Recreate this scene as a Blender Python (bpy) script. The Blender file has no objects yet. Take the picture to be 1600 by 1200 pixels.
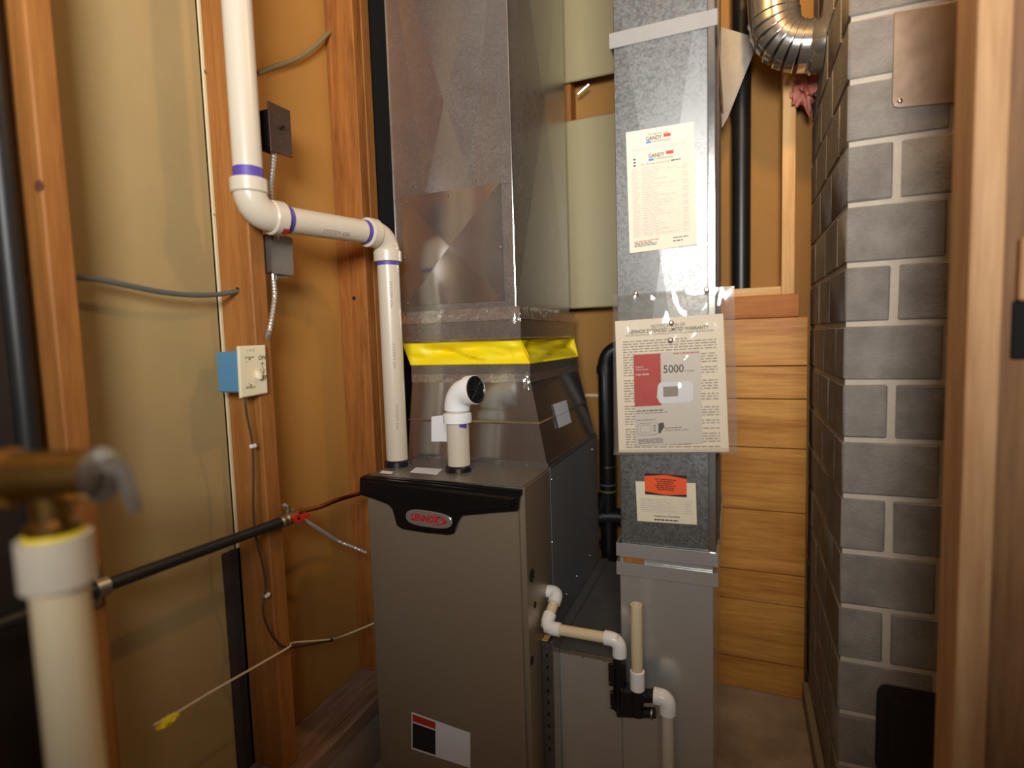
import bpy, bmesh, math, random
from mathutils import Vector as V, Matrix, noise
random.seed(7)
scn = bpy.context.scene
col = scn.collection

# ------------------------------------------------------------------ camera
CAM_H = 1.25
FPX = 869.0
YAW, PITCH, ROLL = 0.3888, 0.07945, -0.0309
_sy, _cy, _sp, _cp, _sr, _cr = math.sin(YAW), math.cos(YAW), math.sin(PITCH), math.cos(PITCH), math.sin(ROLL), math.cos(ROLL)
FWD = V((-_sy*_cp, _cy*_cp, -_sp)); RT0 = V((_cy, _sy, 0)); UP0 = RT0.cross(FWD)
RT = RT0*_cr + UP0*_sr; UP = UP0*_cr - RT0*_sr
C0 = V((0, 0, CAM_H))
cam = bpy.data.cameras.new('camera'); camo = bpy.data.objects.new('camera', cam); col.objects.link(camo)
camo.matrix_world = Matrix(((RT.x, UP.x, -FWD.x, 0), (RT.y, UP.y, -FWD.y, 0), (RT.z, UP.z, -FWD.z, CAM_H), (0, 0, 0, 1)))
cam.sensor_width = 36; cam.lens = FPX/1600*36; cam.clip_start = .02
cam.dof.use_dof = True; cam.dof.focus_distance = 1.5; cam.dof.aperture_fstop = 1.25
scn.camera = camo

# ------------------------------------------------------------------ world, lights, exposure
w = bpy.data.worlds.new('world'); scn.world = w; w.use_nodes = True
w.node_tree.nodes['Background'].inputs[0].default_value = (1, .94, .85, 1)
w.node_tree.nodes['Background'].inputs[1].default_value = .11
def lamp(name, kind, loc, energy, color, **k):
    l = bpy.data.lights.new(name, kind); l.energy = energy; l.color = color
    for a, b in k.items(): setattr(l, a, b)
    o = bpy.data.objects.new(name, l); o.location = loc; col.objects.link(o); return o
lamp('ceiling_bulb_light', 'POINT', (.11, 1.335, 2.42), 15, (1, .60, .22), shadow_soft_size=.035)
fl = lamp('bounce_light', 'AREA', (.14, -.75, 1.80), 26, (1, .98, .95), shape='RECTANGLE', size=.7, size_y=.5, spread=math.radians(106))
fl.rotation_euler = (math.radians(102), 0, math.radians(17))
scn.view_settings.view_transform = 'Standard'; scn.view_settings.look = 'None'
scn.view_settings.gamma = 1; scn.view_settings.use_curve_mapping = False
scn.view_settings.exposure = 0.0

# ------------------------------------------------------------------ pixel helpers (1600 x 1200)
def ray(px, py): return RT*((px-800)/FPX) + UP*(-(py-600)/FPX) + FWD
def oX(px, py, X): d = ray(px, py); return C0 + d*(X/d.x)
def oY(px, py, Y): d = ray(px, py); return C0 + d*(Y/d.y)
def oZ(px, py, Z): d = ray(px, py); return C0 + d*((Z-CAM_H)/d.z)

# ------------------------------------------------------------------ materials
def s2l(c):
    return tuple(((x/255)/12.92 if x/255 <= .04045 else ((x/255+.055)/1.055)**2.4) for x in c) + (1,)
MATS = {}
def mat(name, rgb, rough=.5, metal=0.0, var=.0, vscale=8, bump=0, bscale=200, stretch=(1, 1, 1), rgb2=None, rvar=0, coat=0, spec=.5):
    if name in MATS: return MATS[name]
    m = bpy.data.materials.new(name); m.use_nodes = True; nt = m.node_tree; N = nt.nodes; L = nt.links
    b = N['Principled BSDF']; b.inputs['Roughness'].default_value = rough; b.inputs['Metallic'].default_value = metal
    b.inputs['Coat Weight'].default_value = coat; b.inputs['Specular IOR Level'].default_value = spec
    c = s2l(rgb); b.inputs['Base Color'].default_value = c
    if var or rgb2 or bump or rvar:
        tc = N.new('ShaderNodeTexCoord'); mp = N.new('ShaderNodeMapping'); mp.inputs['Scale'].default_value = stretch
        L.new(tc.outputs['Object'], mp.inputs[0])
    if var or rgb2 or rvar:
        n = N.new('ShaderNodeTexNoise'); n.inputs['Scale'].default_value = vscale; n.inputs['Detail'].default_value = 6; n.inputs['Roughness'].default_value = .6
        L.new(mp.outputs[0], n.inputs['Vector'])
        r = N.new('ShaderNodeValToRGB'); r.color_ramp.elements[0].position = .3; r.color_ramp.elements[1].position = .72
        c2 = s2l(rgb2) if rgb2 else tuple(max(0, x*(1-var)) for x in c[:3])+(1,)
        r.color_ramp.elements[0].color = c2; r.color_ramp.elements[1].color = c
        L.new(n.outputs['Fac'], r.inputs[0]); L.new(r.outputs[0], b.inputs['Base Color'])
        if rvar:
            mr = N.new('ShaderNodeMapRange'); mr.inputs['From Min'].default_value = .3; mr.inputs['From Max'].default_value = .7
            mr.inputs['To Min'].default_value = max(.02, rough-rvar); mr.inputs['To Max'].default_value = rough+rvar
            L.new(n.outputs['Fac'], mr.inputs['Value']); L.new(mr.outputs[0], b.inputs['Roughness'])
    if bump:
        n2 = N.new('ShaderNodeTexNoise'); n2.inputs['Scale'].default_value = bscale; n2.inputs['Detail'].default_value = 4
        L.new(mp.outputs[0], n2.inputs['Vector'])
        bp = N.new('ShaderNodeBump'); bp.inputs['Strength'].default_value = bump; bp.inputs['Distance'].default_value = .002
        L.new(n2.outputs['Fac'], bp.inputs['Height']); L.new(bp.outputs[0], b.inputs['Normal'])
    MATS[name] = m; return m

def wood(name, a, b_, axis='Z', scale=30, rough=.6, knots=True):
    if name in MATS: return MATS[name]
    m = bpy.data.materials.new(name); m.use_nodes = True; nt = m.node_tree; N = nt.nodes; L = nt.links
    p = N['Principled BSDF']; p.inputs['Roughness'].default_value = rough; p.inputs['Specular IOR Level'].default_value = .3
    tc = N.new('ShaderNodeTexCoord'); mp = N.new('ShaderNodeMapping')
    st = {'X': (.06, 1, 1), 'Y': (1, .06, 1), 'Z': (1, 1, .06)}[axis]
    mp.inputs['Scale'].default_value = tuple(x*(1 if x < 1 else .8) for x in st); L.new(tc.outputs['Object'], mp.inputs[0])
    n1 = N.new('ShaderNodeTexNoise'); n1.inputs['Scale'].default_value = scale; n1.inputs['Detail'].default_value = 5; n1.inputs['Distortion'].default_value = 1.2
    n2 = N.new('ShaderNodeTexNoise'); n2.inputs['Scale'].default_value = scale*9; n2.inputs['Detail'].default_value = 3
    L.new(mp.outputs[0], n1.inputs['Vector']); L.new(mp.outputs[0], n2.inputs['Vector'])
    ad = N.new('ShaderNodeMath'); ad.operation = 'MULTIPLY_ADD'; ad.inputs[1].default_value = .35
    L.new(n2.outputs['Fac'], ad.inputs[0]); 
    ml = N.new('ShaderNodeMath'); ml.operation = 'MULTIPLY'; ml.inputs[1].default_value = .65
    L.new(n1.outputs['Fac'], ml.inputs[0]); L.new(ml.outputs[0], ad.inputs[2])
    r = N.new('ShaderNodeValToRGB'); r.color_ramp.elements[0].position = .36; r.color_ramp.elements[1].position = .62
    r.color_ramp.elements[0].color = s2l(b_); r.color_ramp.elements[1].color = s2l(a)
    L.new(ad.outputs[0], r.inputs[0]); L.new(r.outputs[0], p.inputs['Base Color'])
    bp = N.new('ShaderNodeBump'); bp.inputs['Strength'].default_value = .25; bp.inputs['Distance'].default_value = .001
    L.new(ad.outputs[0], bp.inputs['Height']); L.new(bp.outputs[0], p.inputs['Normal'])
    MATS[name] = m; return m

def galv(name, rgb=(196, 195, 194), lo=.2, hi=.34, spangle=260, amt=.22, metal=.9):
    if name in MATS: return MATS[name]
    m = bpy.data.materials.new(name); m.use_nodes = True; nt = m.node_tree; N = nt.nodes; L = nt.links
    p = N['Principled BSDF']; p.inputs['Metallic'].default_value = metal
    tc = N.new('ShaderNodeTexCoord')
    vo = N.new('ShaderNodeTexVoronoi'); vo.inputs['Scale'].default_value = spangle
    no = N.new('ShaderNodeTexNoise'); no.inputs['Scale'].default_value = 16; no.inputs['Detail'].default_value = 4; no.inputs['Roughness'].default_value = .5
    L.new(tc.outputs['Object'], vo.inputs['Vector']); L.new(tc.outputs['Object'], no.inputs['Vector'])
    sp = N.new('ShaderNodeSeparateColor'); L.new(vo.outputs['Color'], sp.inputs[0])
    n3 = N.new('ShaderNodeMath'); n3.operation = 'MULTIPLY_ADD'; n3.inputs[1].default_value = .3; n3.inputs[2].default_value = .5-.15-amt/2+.1
    L.new(no.outputs['Fac'], n3.inputs[0])
    mx = N.new('ShaderNodeMath'); mx.operation = 'MULTIPLY_ADD'; mx.inputs[1].default_value = amt
    L.new(sp.outputs[0], mx.inputs[0]); L.new(n3.outputs[0], mx.inputs[2])
    mr = N.new('ShaderNodeMapRange'); mr.inputs['From Min'].default_value = .4; mr.inputs['From Max'].default_value = .95
    mr.inputs['To Min'].default_value = lo; mr.inputs['To Max'].default_value = hi
    L.new(mx.outputs[0], mr.inputs['Value']); L.new(mr.outputs[0], p.inputs['Roughness'])
    r = N.new('ShaderNodeValToRGB'); r.color_ramp.elements[0].position = .35; r.color_ramp.elements[1].position = .95
    c = s2l(rgb); r.color_ramp.elements[0].color = tuple(x*.8 for x in c[:3])+(1,); r.color_ramp.elements[1].color = c
    L.new(mx.outputs[0], r.inputs[0]); L.new(r.outputs[0], p.inputs['Base Color'])
    MATS[name] = m; return m

M_kraft3 = mat('kraft_paper_dimmed', (164, 118, 56), .8, var=.12, vscale=3, bump=.15, bscale=60)  # same paper as the orange kraft, dimmer lamp light put into its colour
M_kraft2 = mat('orange_kraft_paper', (186, 134, 62), .8, var=.12, vscale=3, bump=.15, bscale=60)
M_kraft = mat('kraft_paper', (178, 154, 106), .8, var=.14, vscale=3, bump=.15, bscale=60)
M_gyp = mat('gypsum_edge', (222, 205, 165), .8)
M_stud = wood('fir_stud', (166, 110, 54), (140, 86, 38), 'Z')
M_stud2 = wood('fir_stud_dark', (166, 105, 48), (126, 74, 32), 'Z')
M_plate = wood('dusty_plate', (165, 140, 122), (120, 88, 70), 'Y', 20)
M_pine = wood('pine', (226, 182, 122), (200, 146, 86), 'Z', 18)
M_pineh = wood('pine_sill', (232, 190, 130), (205, 150, 90), 'X', 18)
M_fascia = wood('fascia', (190, 120, 58), (150, 88, 40), 'X', 12)
M_plank = wood('plank', (228, 168, 86), (186, 122, 52), 'X', 16, .45)
M_post = wood('post', (200, 158, 114), (170, 126, 84), 'Z', 16)
M_jamb = wood('jamb', (150, 110, 74), (112, 78, 48), 'Z', 16)
M_galv = galv('galvanized')
M_galvs = galv('galvanized_smooth', (214, 212, 210), .13, .22, 200, .08, .93)
M_galvd = galv('galvanized_spangled', (138, 138, 136), .38, .54, 200, .42)
M_galvl = galv('galvanized_satin', (214, 214, 210), .2, .3, 200, .08, .62)
M_galvp = galv('galvanized_spangled_bright', (208, 206, 200), .28, .48, 170, .5)
M_galvk = galv('galvanized_dull', (140, 140, 142), .35, .5, 120, .3)
M_dull = mat('dusty_galvanized', (128, 126, 122), .5, .45, var=.2, vscale=30)
M_foil = mat('foil_tape', (225, 222, 218), .2, .9, bump=.6, bscale=120)
M_white = mat('cream_sheet', (162, 149, 110), .42, var=.04)
M_pvc = mat('white_pvc', (208, 197, 178), .32, var=.03)
M_pvcn = mat('bright_white_pvc', (244, 244, 242), .28)
M_pvcc = mat('cream_pvc', (226, 208, 172), .35)
M_purple = mat('purple_primer', (92, 74, 168), .5, var=.25, vscale=60)
M_black = mat('black_plastic', (22, 22, 24), .3)
M_abs = mat('black_abs', (24, 24, 24), .38, var=.3, vscale=30)
M_iron = mat('black_iron', (34, 34, 36), .45, var=.3, vscale=40)
M_dark = mat('dark_void', (10, 9, 8), .9)
M_knot = mat('knot_wood', (112, 70, 44), .7, var=.4, vscale=120)
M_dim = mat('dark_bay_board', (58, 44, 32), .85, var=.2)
M_felt = mat('dark_felt', (62, 54, 48), .95, var=.3, vscale=90)
M_gap = mat('gap_shade', (26, 22, 18), .8)  # near-black painted as shade beside the plenum, also on sheathing and pipe bore
M_bronze = mat('bronze_paint', (150, 136, 116), .36, .45, bump=.05, bscale=500)
M_side = mat('charcoal_steel', (124, 124, 124), .42, .2)
M_top = mat('taupe_top', (118, 110, 102), .36, .4)
M_trim = mat('black_trim', (14, 14, 15), .28)
M_badge = mat('badge_silver', (205, 203, 198), .25, .8)
M_red = mat('logo_red', (176, 24, 34), .4)
M_yel = mat('yellow_canvas', (246, 222, 22), .45)
M_paper = mat('paper', (240, 226, 202), .7)
M_card = mat('card', (225, 214, 186), .7)
M_sticker = mat('sticker_white', (226, 226, 228), .6)
M_ink = mat('ink', (70, 62, 62), .7)
M_inkg = mat('ink_grey', (150, 138, 128), .7)
M_inkb = mat('ink_blue', (134, 130, 168), .7)
M_logor = mat('card_red', (208, 66, 66), .6)
M_logob = mat('card_blue', (66, 140, 214), .6)
M_mred = mat('manual_red', (184, 44, 28), .5)
M_mgrey = mat('manual_grey', (214, 205, 192), .5)
M_orange = mat('orange_sticker', (240, 90, 40), .5)
M_blk = mat('print_black', (28, 26, 24), .6)
M_blue = mat('blue_box', (84, 140, 176), .45)
M_ivory = mat('ivory_plate', (238, 228, 196), .35)
M_brownpl = mat('brown_plate', (92, 70, 58), .35, .6, var=.2, vscale=60)
M_steel = mat('grey_box', (128, 120, 110), .4, .7)
M_bx = mat('armoured_cable', (206, 202, 194), .4, .7)
M_zinc = mat('zinc', (190, 186, 180), .3, 1)
M_cable = mat('grey_cable', (92, 96, 92), .6)
M_cableg = mat('olive_cable', (130, 118, 84), .6)
M_wire = mat('brown_wire', (70, 50, 36), .6)
M_wirew = mat('white_wire', (220, 205, 170), .6)
M_brass = mat('brass', (176, 136, 76), .32, 1, var=.25, vscale=30)
M_brassb = mat('bright_brass', (214, 176, 80), .22, 1)
M_valvec = mat('valve_body', (136, 116, 86), .45, .8)
M_redh = mat('red_handle', (206, 42, 26), .4)
M_copper = mat('copper', (190, 116, 78), .25, 1)
M_ytape = mat('yellow_tape', (236, 212, 30), .5)
M_block = mat('concrete_block', (150, 144, 136), .92, rgb2=(120, 113, 106), vscale=14, bump=.9, bscale=140)
M_mortar = mat('mortar', (206, 194, 176), .95, var=.12, vscale=30, bump=.7, bscale=90)
M_conc = mat('concrete_floor', (190, 176, 160), .85, rgb2=(138, 120, 104), vscale=5, bump=.3, bscale=50)
M_room = mat('room_wall', (186, 176, 160), .8)
M_ceil = mat('ceiling_board', (132, 112, 90), .8)
M_castiron = mat('cast_iron', (34, 29, 26), .5, bump=.3, bscale=150)
M_plate2 = mat('tarnished_plate', (196, 172, 148), .34, .75, var=.3, vscale=6, rvar=.1)
M_pink = mat('pink_insulation', (224, 140, 120), .95, var=.4, vscale=40, bump=1, bscale=60)
M_strip = mat('grey_strip', (150, 140, 124), .9, var=.2)
M_greenw = mat('green_wire', (120, 130, 60), .5)

def bag_mat():
    m = bpy.data.materials.new('clear_plastic'); m.use_nodes = True; nt = m.node_tree; N = nt.nodes; L = nt.links
    N.remove(N['Principled BSDF']); out = N['Material Output']
    tr = N.new('ShaderNodeBsdfTransparent'); tr.inputs[0].default_value = (.97, .96, .94, 1)
    gl = N.new('ShaderNodeBsdfGlossy'); gl.inputs['Roughness'].default_value = .08
    df = N.new('ShaderNodeBsdfDiffuse'); df.inputs[0].default_value = (.9, .88, .84, 1)
    m1 = N.new('ShaderNodeMixShader'); m1.inputs[0].default_value = .3
    m2 = N.new('ShaderNodeMixShader'); m2.inputs[0].default_value = .13
    L.new(gl.outputs[0], m1.inputs[1]); L.new(df.outputs[0], m1.inputs[2])
    L.new(tr.outputs[0], m2.inputs[1]); L.new(m1.outputs[0], m2.inputs[2]); L.new(m2.outputs[0], out.inputs[0])
    return m
M_bag = bag_mat()

# ------------------------------------------------------------------ mesh helpers
def box(bm, a, b, bev=0):
    x0, x1 = sorted((a[0], b[0])); y0, y1 = sorted((a[1], b[1])); z0, z1 = sorted((a[2], b[2]))
    t = bmesh.new()
    vs = [t.verts.new((x, y, z)) for x in (x0, x1) for y in (y0, y1) for z in (z0, z1)]
    for f in ((0, 1, 3, 2), (4, 6, 7, 5), (0, 4, 5, 1), (2, 3, 7, 6), (0, 2, 6, 4), (1, 5, 7, 3)): t.faces.new([vs[i] for i in f])
    if bev: bmesh.ops.bevel(t, geom=t.edges[:], offset=bev, segments=1, affect='EDGES')
    merge(bm, t)
def merge(bm, t):
    mp = {v: bm.verts.new(v.co) for v in t.verts}
    for f in t.faces:
        try: bm.faces.new([mp[v] for v in f.verts])
        except ValueError: pass
    t.free()
def catmull(pts, n=8):
    P = [V(p) for p in pts]
    if len(P) < 3: return P
    out = []
    for i in range(len(P)-1):
        p0 = P[max(i-1, 0)]; p1 = P[i]; p2 = P[i+1]; p3 = P[min(i+2, len(P)-1)]
        for k in range(n):
            t = k/n
            out.append(.5*((2*p1)+(p2-p0)*t+(2*p0-5*p1+4*p2-p3)*t*t+(3*p1-p0-3*p2+p3)*t**3))
    out.append(P[-1]); return out
def tube(bm, pts, r, seg=12, caps=True):
    P = [V(p) for p in pts]; n = len(P)
    rs = r if isinstance(r, (list, tuple)) else [r]*n
    T = [(P[min(i+1, n-1)]-P[max(i-1, 0)]).normalized() for i in range(n)]
    a = V((0, 0, 1)) if abs(T[0].z) < .9 else V((1, 0, 0))
    nrm = (a - T[0]*a.dot(T[0])).normalized(); rings = []
    for i in range(n):
        nrm = (nrm - T[i]*nrm.dot(T[i])).normalized(); bn = T[i].cross(nrm)
        rings.append([bm.verts.new(P[i]+(nrm*math.cos(2*math.pi*k/seg)+bn*math.sin(2*math.pi*k/seg))*rs[i]) for k in range(seg)])
    for i in range(n-1):
        for k in range(seg):
            bm.faces.new((rings[i][k], rings[i][(k+1) % seg], rings[i+1][(k+1) % seg], rings[i+1][k]))
    if caps: bm.faces.new(rings[0][::-1]); bm.faces.new(rings[-1])
def lathe(bm, base, axis, prof, seg=24, caps=True):
    ax = V(axis).normalized(); b = V(base)
    a = V((0, 0, 1)) if abs(ax.z) < .9 else V((1, 0, 0)); n1 = (a-ax*a.dot(ax)).normalized(); n2 = ax.cross(n1)
    rings = [[bm.verts.new(b+ax*t+(n1*math.cos(2*math.pi*k/seg)+n2*math.sin(2*math.pi*k/seg))*r) for k in range(seg)] for t, r in prof]
    for i in range(len(rings)-1):
        for k in range(seg):
            bm.faces.new((rings[i][k], rings[i][(k+1) % seg], rings[i+1][(k+1) % seg], rings[i+1][k]))
    if caps: bm.faces.new(rings[0][::-1]); bm.faces.new(rings[-1])
def prism(bm, pts, off, bev=0, bseg=2):
    t = bmesh.new(); o = V(off); a = [t.verts.new(V(p)) for p in pts]; b = [t.verts.new(V(p)+o) for p in pts]; n = len(a)
    t.faces.new(a); top = t.faces.new(b[::-1])
    for i in range(n): t.faces.new((a[i], b[i], b[(i+1) % n], a[(i+1) % n]))
    bmesh.ops.recalc_face_normals(t, faces=t.faces[:])
    if bev:
        bs = set(b); bmesh.ops.bevel(t, geom=[e for e in t.edges if e.verts[0] in bs and e.verts[1] in bs], offset=bev, segments=bseg, affect='EDGES')
    merge(bm, t)
def sheet(bm, f, nu, nv):
    g = [[bm.verts.new(f(i/nu, j/nv)) for j in range(nv+1)] for i in range(nu+1)]
    for i in range(nu):
        for j in range(nv): bm.faces.new((g[i][j], g[i+1][j], g[i+1][j+1], g[i][j+1]))
def elbow_path(a, c, b, r, n=8):
    """points of a bend that leaves a towards c and ends at b, rounded with tangent length r"""
    a, b, c = V(a), V(b), V(c); p = c+(a-c).normalized()*r; q = c+(b-c).normalized()*r
    return [p*(1-t)**2+c*2*t*(1-t)+q*t*t for t in [i/n for i in range(n+1)]]

def link(name, bm, m, parent=None, base=V((0, 0, 0)), ang=35, smooth=True):
    bmesh.ops.translate(bm, verts=bm.verts[:], vec=-V(base))
    bmesh.ops.recalc_face_normals(bm, faces=bm.faces[:])
    me = bpy.data.meshes.new(name); bm.to_mesh(me); bm.free()
    me.materials.append(m)
    if smooth:
        me.polygons.foreach_set('use_smooth', [True]*len(me.polygons))
        try: me.set_sharp_from_angle(angle=math.radians(ang))
        except Exception: pass
    o = bpy.data.objects.new(name, me); col.objects.link(o)
    if parent: o.parent = parent
    else: o.location = base
    return o
def tag(o, label=None, cat=None, group=None, kind=None):
    if label: o['label'] = label
    if cat: o['category'] = cat
    if group: o['group'] = group
    if kind: o['kind'] = kind
    return o
class Thing:
    def __init__(s, name, base, label, cat=None, group=None, kind=None):
        s.o = bpy.data.objects.new(name, None); s.o.empty_display_size = .05; s.b = V(base); s.o.location = s.b; col.objects.link(s.o)
        tag(s.o, label, cat, group, kind)
    def part(s, name, bm, m, under=None, label=None, **k):
        o = link(name, bm, m, under or s.o, s.b, **k)
        if label: o['label'] = label
        if name in STUFF: o['kind'] = 'stuff'
        return o
    def mk(s, name, m, fn, *a, under=None, label=None, **k):
        bm = bmesh.new(); fn(bm, *a, **k); return s.part(name, bm, m, under, label)
STUFF = ('handwriting', 'pipe_print', 'printed_text', 'red_print', 'black_print', 'body_print', 'ruled_lines', 'blue_print', 'white_print', 'heading_print', 'marker_writing', 'faint_print', 'badge_lettering')
def one(name, bm, m, base, label, cat, group=None, kind=None):
    return tag(link(name, bm, m, None, V(base)), label, cat, group, kind)
def BM(fn, *a, **k):
    bm = bmesh.new(); fn(bm, *a, **k); return bm

# flat printing -------------------------------------------------------------
class Quad:
    def __init__(s, tl, tr, br, bl, n=(0, -1, 0)): s.p = [V(x) for x in (tl, tr, br, bl)]; s.n = V(n)
    def at(s, u, v, d=0):
        a, b, c, e = s.p; return (a*(1-u)+b*u)*(1-v)+(e*(1-u)+c*u)*v + s.n*d
    def rect(s, bm, u0, v0, u1, v1, d):
        bm.faces.new([bm.verts.new(s.at(u, v, d)) for u, v in ((u0, v0), (u1, v0), (u1, v1), (u0, v1))])
    def poly(s, bm, pts, d): bm.faces.new([bm.verts.new(s.at(u, v, d)) for u, v in pts])
def text_geo(txt, shear=0, bold=0):
    cu = bpy.data.curves.new('t', 'FONT'); cu.body = txt; cu.size = 1; cu.align_x = 'LEFT'; cu.resolution_u = 3; cu.shear = shear; cu.offset = bold
    ob = bpy.data.objects.new('t', cu); me = bpy.data.meshes.new_from_object(ob)
    vs = [v.co.copy() for v in me.vertices]; fs = [tuple(p.vertices) for p in me.polygons]
    bpy.data.objects.remove(ob); bpy.data.curves.remove(cu); bpy.data.meshes.remove(me)
    x0 = min(v.x for v in vs); x1 = max(v.x for v in vs); y0 = min(v.y for v in vs); y1 = max(v.y for v in vs)
    return [((v.x-x0)/(x1-x0), (v.y-y0)/(y1-y0)) for v in vs], fs
def text_on(bm, fn, txt, u0, v0, u1, v1, shear=0, bold=0):
    """text stretched into the box u0..u1, v0(top)..v1(bottom) of surface function fn(u,v)"""
    vs, fs = text_geo(txt, shear, bold)
    nv = [bm.verts.new(fn(u0+(u1-u0)*x, v1+(v0-v1)*y)) for x, y in vs]
    for f in fs:
        try: bm.faces.new([nv[i] for i in f])
        except ValueError: pass
def bars(bm, q, u0, u1, v, h, d, rnd, fill=1.0):
    u = u0; end = u0+(u1-u0)*fill
    while u < end-.004:
        wd = min(rnd.uniform(.02, .07), end-u); q.rect(bm, u, v-h/2, u+wd, v+h/2, d); u += wd+rnd.uniform(.008, .015)
def stroke(bm, pts, wd, n):
    """flat ribbon along world points, with surface normal n"""
    P = [V(p) for p in pts]; n = V(n)
    L = []
    for i, p in enumerate(P):
        t = (P[min(i+1, len(P)-1)]-P[max(i-1, 0)]); t = t.normalized() if t.length > 0 else V((1, 0, 0)); s = t.cross(n).normalized()*wd/2
        L.append((bm.verts.new(p+s), bm.verts.new(p-s)))
    for a, b in zip(L, L[1:]): bm.faces.new((a[0], b[0], b[1], a[1]))
def scrawl(bm, q, u0, u1, v, h, d, rnd, wd=.0007):
    u = u0
    while u < u1-.01:
        e = min(u1, u+rnd.uniform(.06, .16)); n = max(4, int((e-u)/.012)); pts = []
        for i in range(n+1):
            pts.append(q.at(u+(e-u)*i/n, v+rnd.uniform(-.5, .5)*h*(1 if rnd.random() < .3 else .55), d))
        stroke(bm, pts, wd, q.n); u = e+rnd.uniform(.012, .03)

XS, XD = -1.03, -1.13
YB = 2.03
RND = random.Random(3)

# ================================================================== STRUCTURE
def struct(name, bm, m, label, base=(0, 0, 0)): return tag(link(name, bm, m, None, V(base)), label, None, None, 'structure')
struct('floor', BM(box, (-1.6, -1.6, -.1), (1.6, 2.4, 0)), M_conc, 'bare stained concrete floor of the utility room')
struct('ceiling', BM(box, (-1.6, -1.6, 2.62), (1.6, 2.4, 2.7)), M_ceil, 'plain ceiling above the furnace')
struct('wall_side', BM(box, (1.5, -1.6, 0), (1.6, 2.4, 2.62)), M_room, 'plain wall beyond the framed opening')

# left wall: backs of drywall sheets, studs, bottom plate on a curb
WL = Thing('wall_left', (XD, .8, 0), 'open stud wall showing the brown paper backs of drywall sheets', kind='structure')
def lbox(name, m, x0, x1, y0, y1, z0, z1, bev=.002, **k): return WL.mk(name, m, box, (x0, y0, z0), (x1, y1, z1), bev, **k)
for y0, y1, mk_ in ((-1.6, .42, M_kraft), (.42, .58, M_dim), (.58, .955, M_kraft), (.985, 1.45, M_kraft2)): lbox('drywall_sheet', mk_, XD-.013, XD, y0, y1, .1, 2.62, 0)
lbox('sheet_edge', M_gyp, XD-.001, XD+.004, .959, .967, .1, 2.62, .001, label='pale gypsum edge of the drywall sheet beside the stud')
lbox('outer_sheathing', M_gap, XD-.06, XD-.02, -1.6, 2.4, 0, 2.62, 0)
studs = []
for y0, y1, m in ((.15, .19, M_stud2), (.562, .602, M_stud), (.967, 1.012, M_stud), (1.39, 1.43, M_stud2), (1.431, 1.472, M_stud)):
    studs.append(lbox('stud', m, XD, XS, y0, y1, .21, 2.62, .003))
for k, (px, py, Yf, r) in enumerate(((371, 453, .9668, .006), (553, 466, 1.3898, .006), (38, 425, .5618, .007))):
    c = oY(px, py, Yf); st = studs[(2, 3, 1)[k]]
    WL.mk('drilled_hole', M_dark, lathe, c+V((0, .001, 0)), (0, -1, 0), [(0, r), (.0015, r)], 16, under=st)
p = oY(62, 290, .5618)
WL.mk('knot', M_knot, lathe, V((XS-.008, .5622, p.z)), (0, -1, 0), [(0, .011), (.0006, .009)], 14, under=studs[1])
for px, py in ((323, 115), (337, 337)):
    p = oY(px, py, .9665); WL.mk('nail', M_iron, tube, [p+V((-.004, .001, 0)), p+V((.008, -.012, .001))], .0011, 6, under=studs[2])
lbox('bottom_plate', M_plate, XD, -.985, -1.6, 1.47, .168, .21, .003, label='dusty grey brown bottom plate of the stud wall')
lbox('concrete_curb', M_conc, XD, -1.0, -1.6, 2.3, 0, .168, .004)
a = oX(346, 866, XD); lbox('felt_strip', M_felt, XD, XD+.004, a.y, .9665, .21, a.z, 0, label='dark felt strip on the wall below the gas pipe')
lbox('gap_shade', M_gap, XD, XS-.01, 1.473, 2.3, .168, 2.62, 0, label='added black board standing in for the shadow gap beside the plenum')  # black board added to paint the shadow gap between stud and plenum
lbox('curb_gap', M_dark, XD, XD+.002, 1.45, 1.475, .1, 2.62, 0)

# back wall: drywall, framing
WB = Thing('wall_back', (0, 2.13, 0), 'back stud wall with brown drywall and pine framing behind the ducts', kind='structure')
def bbox(name, m, x0, x1, y0, y1, z0, z1, bev=.002, **k): return WB.mk(name, m, box, (x0, y0, z0), (x1, y1, z1), bev, **k)
bbox('drywall_sheet', M_kraft3, -1.2, 1.5, 2.12, 2.135, 0, 2.62, 0)
sx0 = oY(1222, 300, YB).x; sx1 = oY(1243, 300, YB).x
zsill = oY(1190, 462, YB).z; ztp = oY(1190, 449, YB).z
bbox('stud', M_pine, sx0, sx1, YB, 2.12, zsill, 2.62, .002)
bbox('sill_board', M_pineh, oY(1100, 455, YB).x, sx0-.0005, YB, 2.12, zsill, ztp, .002)
bbox('fascia_board', M_fascia, -.13, oY(1249, 480, YB).x, YB-.004, 2.12, oY(1190, 497, YB).z, zsill, .002)
bbox('backing_frame', M_stud2, -.13, .19, YB+.012, 2.12, .02, oY(1190, 500, YB).z, 0)
g0 = oY(877, 160, YB).x
bbox('cavity_stud', M_stud, oY(874, 160, 2.05).x, oY(892, 160, 2.05).x, 2.05, 2.12, oY(880, 480, YB).z, 2.62, .002)
bbox('horizontal_seam', M_gyp, oY(900, 618, 2.119).x, oY(960, 618, 2.119).x, 2.117, 2.12, oY(920, 619.5, 2.119).z, oY(920, 615.5, 2.119).z, 0)

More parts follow.
